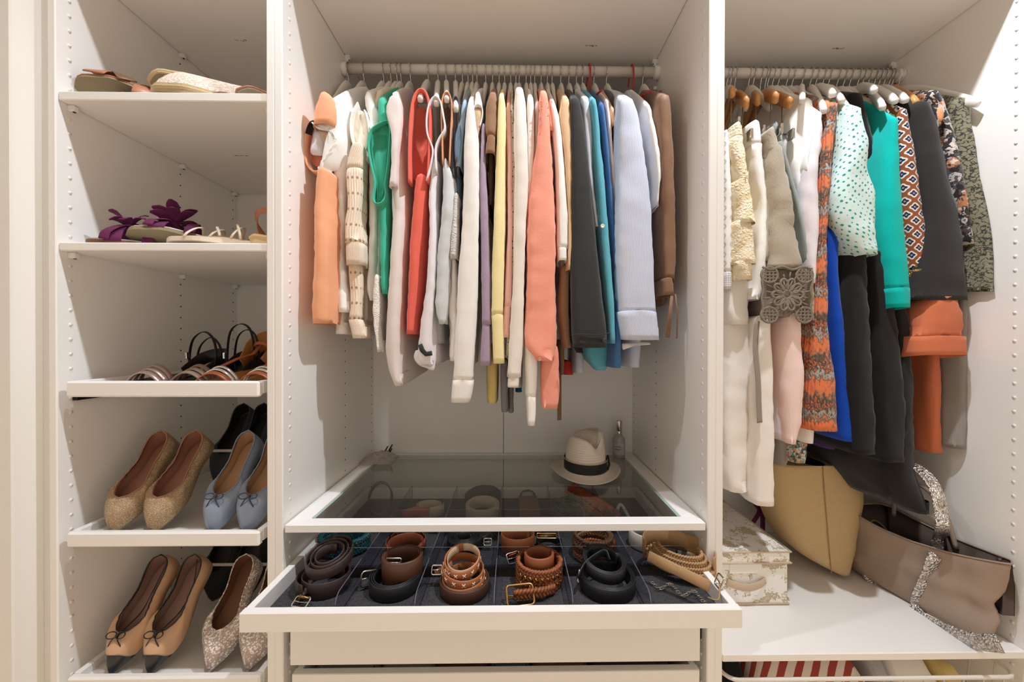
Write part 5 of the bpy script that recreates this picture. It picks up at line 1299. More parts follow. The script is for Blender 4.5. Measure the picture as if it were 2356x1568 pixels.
ts = lambda: [('woven_strap', 'taupe_strap', arch(-.04, .04, .04 + .016 * i, .03 + .007 * i), .011, .003, (0, 1, .3)) for i in range(6)] + [('heel_strap', 's_tan', catmull([(-.036, .15, .03), (-.040, .165, .07), (-.024, .18, .098), (0, .185, .104), (.024, .18, .098), (.040, .165, .07), (.036, .15, .03)], 20), .014, .003, (0, .4, 1))]
sandal('taupe woven wedge sandal with looped heel strap', on_shelf(498, 555, .13, ZS2), (0, 0, D(-40)), ts(), bed='taupe_strap', sole='cork', wedge=.02, th=.014, group='taupe woven wedge sandals on the second shoe shelf')
hp = atY(600, 556, .035)
sandal('taupe wedge sandal with its cork heel turned to the front', (hp.x - .012, .272, ZS2), (0, 0, D(179)), [('toe_strap', 'taupe_strap', arch(-.04, .04, .06, .05), .03, .003, (0, 1, .2)), ('heel_strap', 's_tan', catmull([(-.036, .14, .04), (-.040, .165, .07), (-.024, .19, .092), (0, .195, .098), (.024, .19, .092), (.040, .165, .07), (.036, .14, .04)], 20), .014, .003, (0, .4, 1))], bed='cork', sole='cork', wedge=.014, th=.014, edge='cork', group='taupe woven wedge sandals on the second shoe shelf')
# shelf 3
def loops(m, hh, y0=.17):
    return [('ankle_loop', m, catmull([(-.034, y0, .014), (-.042, y0 + .005, .05), (-.032, y0 + .01, .100 + hh), (0, y0 + .014, .122 + hh), (.032, y0 + .01, .100 + hh), (.042, y0 + .005, .05), (.034, y0, .014)], 28), .008, .0022, (0, 1, .2)),
            ('ankle_loop', m, catmull([(-.03, y0 + .02, .014), (-.038, y0 + .025, .05), (-.028, y0 + .03, .085 + hh), (0, y0 + .034, .105 + hh), (.028, y0 + .03, .085 + hh), (.038, y0 + .025, .05), (.03, y0 + .02, .014)], 28), .007, .0022, (0, 1, .2)),
            ('heel_counter', 's_black', catmull([(-.034, .15, .012), (-.036, .20, .040), (-.022, .228, .052), (0, .234, .054), (.022, .228, .052), (.036, .20, .040), (.034, .15, .012)], 24), .034, .003, (0, .2, 1))]
bs = lambda m, hh: [('toe_strap', m, arch(-.045, .045, .022 + .014 * i, .026 + .006 * i), .012, .004, (0, 1, .35)) for i in range(3)] + loops('s_black', hh)
for i, (lab, u, y, m, hh) in enumerate((('black sandal with pewter toe straps, nearest the left wall', 308, .035, 'pewter', .0), ('black sandal with taupe toe straps beside the jewelled pair', 412, .035, 'taupe_strap', .022))):
    a = sandal(lab, on_shelf(u, 872, y, Z3), (math.radians(4), 0, math.radians(-8)), bs(m, hh), L=.24, w=.092, side=.3 * (1, -1)[i], bed='s_blackin', sole='s_black', th=.010, group='black strappy sandals on the shoe tray')
    q = MB(); box(q, -.046, -.040, .165, .177, .048, .066, .001); q.build('buckle', M['chrome'], a, local=True, smooth=False)
js = lambda: [('jewelled_strap', 'diamante', arch(-.046, .046, .026 + .011 * i, .032 + .005 * i), .008, .0045, (0, 1, .35)) for i in range(2)] + [('toe_band', 'rustleather', arch(-.045, .045, .014, .026), .012, .003, (0, 1, .35)), ('t_strap', 'rustleather', [(0, .04, .045), (.0, .09, .058), (0, .14, .064), (0, .17, .085)], .012, .003, (1, 0, 0)),
    ('ankle_strap', 'rustleather', catmull([(-.034, .19, .014), (-.042, .18, .05), (-.02, .17, .085), (0, .165, .092), (.02, .17, .085), (.042, .18, .05), (.034, .19, .014)], 24), .009, .003, (0, .4, 1)),
    ('heel_counter', 'amber', catmull([(-.036, .15, .03), (-.040, .19, .065), (-.026, .226, .088), (0, .236, .094), (.026, .226, .088), (.040, .19, .065), (.036, .15, .03)], 24), .066, .003, (0, .25, 1))]
for i, (lab, u) in enumerate((('amber sandal with sparkling jewelled straps, left one', 478, ), ('amber sandal with sparkling jewelled straps, half behind the frame', 580))):
    sandal(lab, on_shelf(u, 872, .035, Z3), (math.radians(4), 0, math.radians(-6)), js(), L=.24, w=.088, side=.3 * (1, -1)[i], bed='amber', sole='cork', th=.012, wedge=.012, group='jewelled amber sandals on the shoe tray')
for i, (u, y) in enumerate(((525, .27), (610, .275))):
    flat_shoe('black shoe behind the jewelled sandals, ' + ('left one' if i == 0 else 'right one'), 'shoe', on_shelf(u, 800, y, Z3), (math.radians(10), 0, math.radians(-4)), up='suede_black', ins='s_blackin', trim='suede_black', toe=1.2, heel_h=.075, group='black shoes at the back of the shoe tray')
# ------------------------------------------------------------------ belts in the drawer
leather('b_dark', (62, 46, 42), .45); leather('b_choc', (92, 58, 40), .4); leather('b_black', (36, 36, 38), .4); leather('b_brown', (84, 56, 42), .45); leather('b_tan', (172, 104, 62), .5); leather('b_cream', (206, 184, 152), .6)
leather('b_cognac', (146, 84, 48), .45); leather('b_sand', (178, 140, 98), .6); leather('b_teal', (26, 84, 92), .55); leather('b_rust', (128, 66, 42), .45); leather('b_mix1', (150, 112, 78), .6); leather('b_mix2', (196, 118, 70), .6); leather('b_mix3', (96, 62, 42), .6)
leather('b_white', (222, 216, 206), .5); leather('b_ivory', (206, 190, 164), .5); leather('b_green', (66, 92, 74), .6); leather('b_coral', (198, 96, 62), .6); leather('stitch', (232, 222, 204), .6)
def spiral(c, r0, r1, turns, z, a0=0.0, n=None, ex=1.0, yaw=0.0, tx=0.0, ty=0.0, rise=0.0):
    """coil points from inner radius r0 to outer r1; ex stretches it along yaw; tx, ty tip it"""
    n = n or int(26 * turns) + 2; P = []
    for i in range(n):
        t = i / (n - 1); a = a0 + 2 * pi * turns * t; r = r0 + (r1 - r0) * t
        x, y = r * ex * cos(a), r * sin(a)
        X, Y = x * cos(yaw) - y * sin(yaw), x * sin(yaw) + y * cos(yaw)
        P.append(Vector((c[0] + X, c[1] + Y, z + tx * X + ty * Y + rise * t)))
    return P
def braid(mb, pts, r, amp, pitch, strands=3, wd=(0, 0, 1), n=5, w=None):
    """plaited cord: strands weaving across the width"""
    pts = [Vector(p) for p in pts]; L = [0]
    for a, b in zip(pts, pts[1:]): L.append(L[-1] + (b - a).length)
    tot = L[-1]; m = max(8, int(tot / (pitch / 7)))
    for s in range(strands):
        Q = []; k = 0
        for i in range(m + 1):
            d = tot * i / m
            while k < len(pts) - 2 and L[k + 1] < d: k += 1
            t = (d - L[k]) / max(1e-9, L[k + 1] - L[k]); p = pts[k].lerp(pts[k + 1], t); T = (pts[k + 1] - pts[k]).normalized()
            Wd = Vector(wd); N = T.cross(Wd).normalized(); ph = 2 * pi * (d / pitch + s / strands)
            Q.append(p + Wd * amp * sin(ph) + N * r * .8 * sin(2 * ph))
        tube(mb, Q, r, n)
def buckle(parent, c, w, h, m, up=(0, 0, 1), right=(1, 0, 0), r=.0018, name='buckle'):
    c = Vector(c); U = Vector(up).normalized(); R = Vector(right); R = (R - U * R.dot(U)).normalized(); P = []
    for sx, sy, a0 in ((1, 1, 0), (-1, 1, 90), (-1, -1, 180), (1, -1, 270)):
        for k in range(4):
            a = math.radians(a0 + 30 * k); e = min(w, h) * .18
            P.append(c + R * (sx * (w / 2 - e) + e * cos(a)) + U * (sy * (h / 2 - e) + e * sin(a)))
    q = MB(); tube(q, P, r, 7, closed=True); o = q.build(name, M[m], parent)
    q = MB(); tube(q, [c - R * w * .5, c - R * w * .1 + U.cross(R) * .002, c + R * w * .48], r * .75, 6); q.build('prong', M[m], o)
    return o
def belt(label, u, v, group, z=None):
    p = atZ(u, v, z or BD_FLOOR); return thing('belt', label, 'belt', (p.x, p.y, BD_FLOOR + .0006), group=group), Vector((p.x, p.y, BD_FLOOR + .0008))
def coil(parent, m, pts, w, t, name='strap', label=None):
    q = MB(); ribbon(q, pts, (0, 0, 1), w, t); return q.build(name, M[m], parent, label=label)
F = 'coiled belts in the front row of the drawer'
b, c = belt('dark brown belt in two stacked coils, leftmost of the front row', 748, 1352, F)
coil(b, 'b_dark', spiral(c, .036, .052, 1.6, c.z + .018, .5, ex=1.12), .034, .003)
coil(b, 'b_dark', spiral((c.x + .006, c.y + .004), .022, .049, 3.1, c.z + .066, 1.2, ex=1.05, tx=.06, ty=.30), .022, .003, 'strap')
q = MB(); braid(q, [Vector(atZ(u, v, c.z + h)) for u, v, h in ((716, 1338, .03), (708, 1352, .022), (698, 1368, .012), (690, 1380, .008))], .0035, .005, .02); q.build('tassel_knot', M['b_dark'], b)
p = atZ(693, 1384, c.z + .008); buckle(b, p, .036, .02, 'chrome', up=(.2, .8, .5), right=(1, -.3, .1))
q = MB(); p = atZ(700, 1371, c.z + .02); tube(q, [(p.x - .008, p.y, p.z), (p.x + .012, p.y - .004, p.z - .002)], [.004, .002], 8); q.build('metal_tip', M['gold'], b)
b, c = belt('black belt coiled around a taller brown band, steel buckle', 908, 1350, F)
coil(b, 'b_black', spiral(c, .043, .057, 3, c.z + .0155, 2.6), .030, .0028)
coil(b, 'b_choc', spiral((c.x + .012, c.y + .016), .035, .041, 2.2, c.z + .036, .4, ex=1.1), .056, .0028, 'inner_strap', 'taller brown strap standing inside')
p = atZ(848, 1330, c.z + .02); buckle(b, p, .034, .032, 'steel', up=(.15, .2, 1), right=(1, .8, 0), r=.0022)
p = atZ(905, 1294, c.z + .05); buckle(b, p, .034, .018, 'steel', up=(0, .3, 1), r=.0018)
b, c = belt('tan belt with white cross stitches coiled inside a brown one', 1068, 1356, F)
coil(b, 'b_brown', spiral(c, .046, .054, 2, c.z + .0135, .8), .026, .003)
for k, (tx, ty, dz, r) in enumerate(((.05, .10, .022, .043), (-.10, .16, .040, .042), (.06, .34, .058, .036))):
    pts = spiral((c.x - .001 - .002 * k, c.y + .004 * k), r, r + .001, 1.0, c.z + dz, 2.0 + k, ex=1.04, tx=tx, ty=ty)
    coil(b, 'b_tan', pts, .0185, .0034, 'stitched_strap', 'tan strap with white cross stitching')
    q = MB()
    for j in range(0, len(pts) - 1, 2):
        p0, p1 = pts[j], pts[j + 1]; T = (p1 - p0).normalized(); N = T.cross(Vector((0, 0, 1))).normalized()
        if (p0 - Vector((c.x, c.y, p0.z))).dot(N) < 0: N = -N
        for s in (-1, 1):
            a0 = p0 + N * .0024 + T * .0035 + Vector((0, 0, s * .0035)); a1 = p0 + N * .0024 - T * .0035 - Vector((0, 0, s * .0035)); tube(q, [a0, a1], .0009, 4)
    q.build('cross_stitches', M['stitch'], b, kind='stuff', label='white cross stitches')
coil(b, 'b_cream', spiral((c.x - .003, c.y + .008), .0335, .0335, .95, c.z + .060, 2, ex=1.04, tx=.06, ty=.34), .017, .001, 'strap_lining')
p = Vector(atZ(1008, 1308, c.z + .035)); q = MB(); ribbon(q, [p + Vector((-.006, -.004, -.008)), p + Vector((.014, .004, .002)), p + Vector((.03, .01, .006))], (0, .5, 1), .013, .004); q.build('strap_end', M['b_tan'], b)
buckle(b, p + Vector((-.002, -.004, 0)), .022, .018, 'steel', up=(0, .5, 1), right=(1, .3, .3)); 
b, c = belt('cognac braided belt with a square gold buckle', 1240, 1336, F)
q = MB(); P = spiral(c, .044, .047, 2.0, c.z + .026, .2, ex=1.06, ty=.06)
for dz in (-.017, -.005, .007, .019): braid(q, [p + Vector((0, 0, dz)) for p in P], .0032, .0055, .022)
q.build('braided_strap', M['b_cognac'], b)
coil(b, 'b_cognac', spiral((c.x, c.y + .004), .026, .031, 2.2, c.z + .046, .4, ex=1.1), .034, .003, 'plain_end', 'plain leather belt end coiled inside')
q = MB()
for k in range(9):
    a = -2.5 + .24 * k; rr = .0505
    for dz in (.014, .032): tube(q, [(c.x + rr * 1.06 * cos(a), c.y + rr * sin(a), c.z + dz + .004), (c.x + rr * 1.06 * cos(a + .12), c.y + rr * sin(a + .12), c.z + dz - .005)], .0022, 5)
q.build('metallic_weave', M['gold'], b, kind='stuff', label='gold strips woven through the braid')
p = atZ(1197, 1368, c.z + .018); buckle(b, p, .056, .038, 'gold', up=(-.1, .72, .7), right=(1, .22, .1), r=.0026)
q = MB(); braid(q, [Vector(p) + Vector((-.012, 0, 0)), Vector(p) + Vector((.02, .004, 0)), Vector(p) + Vector((.05, .012, -.002)), (c.x + .03, c.y - .045, c.z + .012)], .004, .008, .024); q.build('braided_end', M['b_cognac'], b)
b, c = belt('black leather belt in a thick loose coil', 1396, 1350, F)
coil(b, 'b_black', spiral(c, .050, .061, 3, c.z + .0155, .9), .030, .003)
coil(b, 'b_black', spiral((c.x - .004, c.y + .012), .036, .045, 3, c.z + .046, .4, ex=1.06, tx=-.12, ty=.22), .024, .003, 'inner_strap')
P = [Vector(atZ(u, v, c.z + h)) for u, v, h in ((1330, 1330, .034), (1345, 1300, .05), (1372, 1278, .06), (1392, 1270, .062), (1402, 1290, .05))]
q = MB(); ribbon(q, catmull(P, 14), (0, -.3, 1), .018, .003); q.build('belt_end', M['b_black'], b)
p = atZ(1332, 1326, c.z + .03); buckle(b, p, .02, .026, 'steel', up=(.3, .6, .8), right=(.4, 1, 0))
b, c = belt('wide sand coloured belt with braided strands and silver chain', 1566, 1326, F)
YW = -.42
P = spiral((c.x, c.y + .014), .046, .046, .62, c.z + .046, -.35, ex=1.72, yaw=YW, ty=.20)
coil(b, 'b_sand', P, .046, .003, 'wide_strap')
for k in range(4):
    q = MB(); P = spiral((c.x + .002, c.y + .008), .043 - .005 * k, .041 - .005 * k, .62, c.z + .032 + .009 * k, pi - .4 + .1 * k, ex=1.75, yaw=YW, ty=.20); braid(q, P, .0028, .0045, .018); q.build('braided_strand', M['b_sand'], b)
q = MB(); ribbon(q, [Vector(atZ(u, v, c.z + h)) for u, v, h in ((1492, 1278, .062), (1540, 1302, .058), (1600, 1332, .052), (1632, 1348, .05))], (.1, .35, 1), .022, .004); q.build('inner_strap', M['b_sand'], b)
q = MB()
for k in range(26):
    t = k / 25; p = Vector(atZ(1502 + 120 * t, 1340 + 36 * t + 9 * sin(t * 14), c.z + .006)); a = k * pi / 2
    tube(q, [p + Vector((.0042 * cos(s), .0026 * sin(s) * cos(a), .0026 * sin(s) * (1 if k % 2 else .4))) for s in [2 * pi * i / 8 for i in range(8)]], .0008, 4, closed=True)
q.build('chain', M['chrome'], b, kind='stuff', label='fine silver chain')
p = Vector(atZ(1655, 1336, c.z + .045)); buckle(b, p, .022, .024, 'steel', up=(.4, 0, 1), right=(0, 1, 0)); q = MB(); tube(q, catmull([p, p + Vector((-.01, -.02, -.012)), p + Vector((-.02, -.03, -.02)), p + Vector((-.035, -.02, -.02))], 10), .0018, 5); q.build('lace_end', M['b_sand'], b)
# second row
F = 'coiled belts in the second row of the drawer'
b, c = belt('teal woven belt threaded with gold chain', 792, 1262, F)
q = MB(); P = spiral(c, .045, .052, 2, c.z + .022, .2, ex=1.2)
for dz in (-.012, 0, .012): braid(q, [p + Vector((0, 0, dz)) for p in P], .0034, .005, .02)
q.build('woven_strap', M['b_teal'], b)
q = MB()
for k in range(22):
    a = -pi + .15 * k; p = Vector((c.x + .066 * cos(a), c.y + .056 * sin(a), c.z + .034)); tube(q, [p + Vector((-.004, 0, .002)), p + Vector((.003, 0, -.003))], .0014, 4)
q.build('gold_chain', M['gold'], b, kind='stuff', label='gold chain woven along the strap')
q = MB(); braid(q, [Vector(atZ(u, v, c.z + .02)) for u, v in ((735, 1262), (746, 1250), (756, 1242))], .003, .004, .016); q.build('braided_end', M['b_dark'], b)
b, c = belt('rust brown belt with scalloped perforated discs', 934, 1276, F)
coil(b, 'b_rust', spiral(c, .040, .046, 2, c.z + .018, .3), .034, .0025)
for k in range(15):
    a = 2 * pi * k / 15; p = Vector((c.x + .048 * cos(a), c.y + .048 * sin(a), c.z + .028)); N = Vector((cos(a), sin(a), 0)); T = Vector((-sin(a), cos(a), 0)); q = MB()
    ctr = q.vert(p + N * .0022); R_ = [q.vert(p + T * .011 * cos(s) + Vector((0, 0, .013 * sin(s))) + N * .001) for s in [2 * pi * i / 14 for i in range(14)]]; B_ = [q.vert(q.v[i] - N * .002) for i in R_]
    for i in range(14): q.face(ctr, R_[i], R_[(i + 1) % 14]); q.face(R_[i], B_[i], B_[(i + 1) % 14], R_[(i + 1) % 14])
    q.build('scalloped_disc', M['b_rust'], b)
b, c = belt('thin black belt rolled flat in the second row', 1068, 1258, F)
coil(b, 'b_black', spiral(c, .018, .046, 6, c.z + .016, .2), .028, .0028)
p = atZ(1122, 1246, c.z + .02); buckle(b, p, .02, .016, 'steel', up=(0, .6, 1)); q = MB(); ribbon(q, [(c.x + .044, c.y, c.z + .016), (c.x + .056, c.y + .008, c.z + .018), (c.x + .068, c.y + .02, c.z + .02)], (0, 0, 1), .016, .003); q.build('belt_end', M['b_dark'], b)
b, c = belt('glossy cognac belt standing on edge with a clear buckle', 1190, 1268, F)
coil(b, 'b_cognac', spiral(c, .034, .040, 1.3, c.z + .026, .6, ex=1.15), .046, .003)
p = atZ(1182, 1282, c.z + .012); buckle(b, p, .034, .024, 'steel', up=(-.3, .6, .6), right=(1, .4, 0)); q = MB(); ribbon(q, [Vector(p) + Vector((-.012, .004, 0)), Vector(p) + Vector((.004, .012, .002))], (.3, -.5, .6), .018, .003); q.build('belt_end', M['b_coral'], b)
b, c = belt('narrow belt with a silver plate buckle lying flat', 1262, 1258, F)
coil(b, 'b_black', spiral(c, .026, .034, 2, c.z + .010, .2), .018, .003)
p = atZ(1258, 1232, c.z + .03); buckle(b, p, .052, .014, 'gold', up=(0, .8, .4), right=(1, .25, .1), r=.0018)
b, c = belt('multicoloured plaited belt in orange, brown and straw', 1364, 1278, F)
for k, m in enumerate(('b_mix1', 'b_mix2', 'b_mix3', 'b_mix1', 'b_mix3')):
    q = MB(); braid(q, spiral(c, .046 - .004 * (k % 2), .040, 1.6, c.z + .008 + .0105 * k, k, ex=1.05), .0034, .0055, .024); q.build('plaited_strand', M[m], b)
q = MB()
for k in range(7): tube(q, [Vector((c.x + .046, c.y - .005 + .003 * k, c.z + .05)), Vector((c.x + .054 + .001 * k, c.y - .004 + .004 * k, c.z + .03)), Vector((c.x + .056 + .002 * k, c.y + .004 * k, c.z + .012))], .0011, 4)
q.build('fringe', M['b_coral'], b, kind='stuff', label='orange fringe')
b, c = belt('white perforated belt in an open oval coil', 1500, 1256, F)
coil(b, 'b_white', spiral(c, .042, .048, 2, c.z + .022, 2.4, ex=1.3, yaw=-.3), .040, .0026)
q = MB()
for k in range(26):
    a = -2.2 + .1 * k; r = .0405
    for dz in (.012, .022, .032):
        p = Vector((c.x + r * 1.3 * cos(a) * cos(-.3) - r * sin(a) * sin(-.3), c.y + r * 1.3 * cos(a) * sin(-.3) + r * sin(a) * cos(-.3), c.z + dz)); N = (Vector((c.x, c.y, p.z)) - p).normalized(); tube(q, [p + N * .0006, p + N * .0012], .0014, 5)
q.build('hole_shade_dots', M['hole'], b, kind='stuff', label='rows of small dark dots painted as punched holes')  # raised dark dots; the shade of the holes is only their colour
b, c = belt('black belt squeezed at the right end of the second row', 1578, 1262, F)
coil(b, 'b_black', spiral(c, .018, .026, 2.5, c.z + .018, .2), .034, .003)
p = atZ(1576, 1246, c.z + .02); buckle(b, p, .008, .034, 'steel', up=(.15, 0, 1), right=(0, 1, 0))
# third row, under the glass
F = 'things in the rear compartments under the glass'
b, c = belt('dark rolled belt lying at the rear left under the glass', 880, 1185, F); c.y = .35; b.location.y = .35
P = [(c.x - .012 + .036 * cos(a), c.y + .03 * sin(a) * .5, c.z + .046 + .044 * sin(a)) for a in [2 * pi * 1.4 * i / 40 for i in range(41)]]
q = MB(); ribbon(q, P, (.45, -1, .2), .05, .003); q.build('strap', M['b_dark'], b)
q = MB(); tube(q, [(c.x - .03, c.y - .05, c.z + .002), (c.x - .012, c.y - .062, c.z + .010)], .003, 8); q.build('buckle', M['gold'], b)
b, c = belt('coral and taupe belt loosely rolled, rear second compartment', 968, 1205, F); c.y = .34; b.location.y = .34
coil(b, 'b_ivory', spiral((c.x + .012, c.y), .022, .034, 2, c.z + .018, .3, ex=1.3), .030, .003)
q = MB(); ribbon(q, [(c.x - .06, c.y - .04, c.z + .016), (c.x - .02, c.y - .035, c.z + .026), (c.x + .02, c.y - .034, c.z + .022)], (0, 0, 1), .028, .004); q.build('belt_end', M['b_coral'], b)
b, c = belt('cream belt rolled in a wide coil under the glass', 1106, 1205, F); c.y = .33; b.location.y = .33
coil(b, 'b_ivory', spiral(c, .042, .053, 3, c.z + .020, 2.3, ty=.06), .036, .003)
pc = thing('pouch', 'dark grey cloth pouch behind the rolled cream belt', 'pouch', (c.x, .42, BD_FLOOR), group=None)
q = MB(); n = 10
for i in range(n + 1):
    for j in range(n + 1):
        u, v = i / n, j / n; q.vert((c.x - .065 + .12 * u, .40 + .045 * v, BD_FLOOR + .004 + (.05 + .012 * u) * (sin(pi * min(max(v, .001), .999)) ** .5) * (sin(pi * (.06 + .88 * u)) ** .35) + .004 * nz(u * 4, v * 4)), (u, v))
for i in range(n):
    for j in range(n): a = i * (n + 1) + j; q.face(a, a + n + 1, a + n + 2, a + 1)
q.build('pouch_body', M['charcoal'], pc)
b, c = belt('cognac strap lying lengthwise under the middle of the glass', 1218, 1205, F); c.y = .30; b.location.y = .30
q = MB(); ribbon(q, [(c.x, c.y - .10, c.z + .012), (c.x + .002, c.y, c.z + .026), (c.x, c.y + .10, c.z + .03), (c.x, c.y + .13, c.z + .012)], (1, 0, 0), .062, .004); q.build('strap', M['b_rust'], b)
q = MB(); tube(q, [(c.x + .024 * cos(a), c.y + .125, c.z + .022 + .018 * sin(a)) for a in [2 * pi * i / 16 for i in range(16)]], .0035, 6, closed=True); q.build('ring_buckle', M['b_choc'], b)
b, c = belt('green braided cord belt heaped under the glass', 1308, 1205, F); c.y = .33; b.location.y = .33
for k in range(3):
    q = MB(); braid(q, spiral((c.x + .006 * k, c.y + .008 * k), .020, .050 - .006 * k, 1.8, c.z + .008 + .013 * k, k * 1.3, ex=1.05, rise=.004), .0028, .004, .016); q.build('cord', M['b_green'], b)
q = MB(); tube(q, catmull([(c.x + .034, c.y - .03, c.z + .045), (c.x + .046, c.y - .045, c.z + .04), (c.x + .046, c.y - .07, c.z + .02)], 8), .0018, 5); q.build('metal_end', M['chrome'], b)
b, c = belt('coral crochet belt rolled diagonally beside the green cord', 1375, 1205, F); c.y = .34; b.location.y = .34
for k in range(5):
    q = MB(); o = Vector((.012 * (k - 2), .012 * (k % 2), .012 + .012 * (k % 3))); braid(q, [Vector((c.x - .05, c.y + .09, c.z + .02)) + o, Vector((c.x - .01, c.y + .02, c.z + .016)) + o, Vector((c.x + .04, c.y - .07, c.z + .004)) + o], .0042, .006, .02); q.build('crochet_strand', M['b_coral'], b)
b, c = belt('cream cord with a small gold tip in the rear right compartment', 1436, 1205, F); c.y = .30; b.location.y = .30
q = MB(); tube(q, catmull([(c.x - .02, c.y - .05, c.z + .004), (c.x - .015, c.y - .01, c.z + .03), (c.x + .002, c.y + .01, c.z + .04), (c.x + .014, c.y - .02, c.z + .02), (c.x + .02, c.y - .06, c.z + .004)], 16), .005, 7); q.build('cord', M['b_white'], b)
q = MB(); tube(q, [(c.x - .045, c.y + .03, c.z + .010), (c.x - .012, c.y + .012, c.z + .016)], [.0018, .003], 6); q.build('gold_tip', M['gold'], b)

# ------------------------------------------------------------------ hat, bottle, crumpled bag on the glass shelf
ZG = z_(-.4104)
M['straw'] = mat('woven_straw', (240, 230, 214), .8); _g = NG(M['straw']); _x, _y = _g.sep(_g.uv(1, 1)); _w = _g.wave(_g.uv(1, 1), 44, .8, 'Y'); _g.bump(_w, .45, .002); _g.color(_g.mix(_w, (232, 220, 202), (244, 234, 220)))
M['ribbon_black'] = mat('black_grosgrain', (30, 29, 30), .7)
hc = atZ(1353, 1096, ZG); hc = Vector((hc.x, hc.y + .045, ZG))
hat = thing('straw_hat', 'cream straw trilby hat with black ribbon band on the glass shelf', 'hat', hc)
q = MB(); rings = []; n = 56
HB = .106; SX, SY = .066, .078
def crown(a, t):
    """t 0..1 up the wall, 1..2 across the top"""
    ca, sa = cos(a), sin(a)
    if t <= 1:
        r = 1 - .16 * t - .05 * t ** 6; z = .014 + HB * t
    else:
        r = .79 * (2 - t) ** .8; z = .014 + HB + .010 * sin((t - 1) * pi / 2)
    x, y = SX * r * ca, SY * r * sa
    d = (x * .8 + y * .6 + .010); al = (-x * .6 + y * .8)
    dent = .040 * math.exp(-(d / .024) ** 2) * max(0, min(1, (t - .55) / .5)) * (1.0 - .55 * max(0, al) / .06)
    return (x * (1 - .25 * dent / .04 * (t < 1)), y, z - dent + .014 * (ca > 0) * ca * max(0, t - .4) * (t < 1.3))
for i in range(23):
    t = 1.97 * i / 22
    rings.append([q.vert(Vector(crown(2 * pi * j / n, t)) + hc, (j / n, t * .11)) for j in range(n)])
for a, b2 in zip(rings, rings[1:]):
    for j in range(n): q.face(a[j], a[(j + 1) % n], b2[(j + 1) % n], b2[j])
q.face(*rings[-1]); q.build('crown', M['straw'], hat)
q = MB(); rings = []
for i in range(9):
    t = i / 8; row = []
    for j in range(n):
        a = 2 * pi * j / n; k = 1 + .5 * t; z = .014 - .010 * sin(t * pi * .6) + .016 * t * t * (abs(cos(a)) ** 2.2) - .002 * t
        row.append(q.vert((hc.x + SX * (1 + .60 * t) * 1.02 * cos(a), hc.y + SY * (1 + .48 * t) * 1.0 * sin(a), hc.z + max(z, .002)), (j / n, t * .09)))
    rings.append(row)
low = [[q.vert(q.v[i] - Vector((0, 0, .0018)), q.uv[i]) for i in row] for row in rings]
for R in (rings,):
    for a, b2 in zip(R, R[1:]):
        for j in range(n): q.face(a[j], b2[j], b2[(j + 1) % n], a[(j + 1) % n])
for a, b2 in zip(low, low[1:]):
    for j in range(n): q.face(a[j], a[(j + 1) % n], b2[(j + 1) % n], b2[j])
for j in range(n): q.face(rings[-1][j], low[-1][j], low[-1][(j + 1) % n], rings[-1][(j + 1) % n])
q.build('brim', M['straw'], hat)
q = MB(); ribbon(q, [(hc.x + SX * 1.0 * cos(a), hc.y + SY * 1.0 * sin(a), hc.z + .030) for a in [2 * pi * j / 48 for j in range(48)]], (0, 0, 1), .031, .003, closed=True); q.build('hat_band', M['ribbon_black'], hat)
q = MB(); ribbon(q, [(hc.x + .064, hc.y - .030, hc.z + .016), (hc.x + .071, hc.y - .020, hc.z + .03), (hc.x + .068, hc.y - .012, hc.z + .056)], (.5, 1, 0), [.012, .022, .016], .003); q.build('band_bow', M['ribbon_black'], hat)
q = MB(); tube(q, [(hc.x + SX * 1.03 * cos(a), hc.y + SY * 1.03 * sin(a), hc.z + .0465) for a in [2 * pi * j / 48 for j in range(48)]], .0012, 5, closed=True); q.build('band_cord', M['b_ivory'], hat)
# scent bottle
M['bottle_glass'] = mat('grey_bottle_glass', (206, 202, 198), .12); M['bottle_glass'].node_tree.nodes['Principled BSDF'].inputs['Transmission Weight'].default_value = .35
M['paper'] = mat('paper_label', (196, 190, 186), .7)
bp = atY(1424, 1056, .50); bc = Vector((bp.x, .50, ZG + .0006))
bt = thing('bottle', 'clear glass scent bottle with a steel cap behind the straw hat', 'bottle', bc)
q = MB(); rr = lathe(q, [(.0001, .0), (.020, 0), (.0215, .003), (.0215, .055), (.020, .066), (.014, .076), (.0095, .080), (.0095, .084), (.0001, .084)], bc, 28); q.build('bottle_body', M['bottle_glass'], bt)
q = MB(); lathe(q, [(.0001, .0842), (.0098, .0842), (.0100, .092), (.0090, .094), (.0100, .096), (.0100, .128), (.0092, .130), (.0001, .130)], bc, 24); q.build('cap', M['steel'], bt, auto=40)
q = MB(); lathe(q, [(.02185, .012), (.02195, .014), (.02195, .050), (.02185, .052)], bc, 16, a0=-pi * .86, a1=-pi * .30); lb = q.build('label_sheet', M['paper'], bt, label='pale paper label with script lettering')
q = MB()
for k, zz in enumerate((.041, .034)):
    for s in range(4):
        a0 = -pi * .80 + s * .24; tube(q, [(bc.x + .0222 * cos(a0 + .045 * i), bc.y + .0222 * sin(a0 + .045 * i), bc.z + zz + .0022 * sin(i * 1.9 + s) - .002 * k) for i in range(6)], .00045, 4)
q.build('script_lettering', M['b_black'], lb, kind='stuff', label='dark handwritten style lettering')
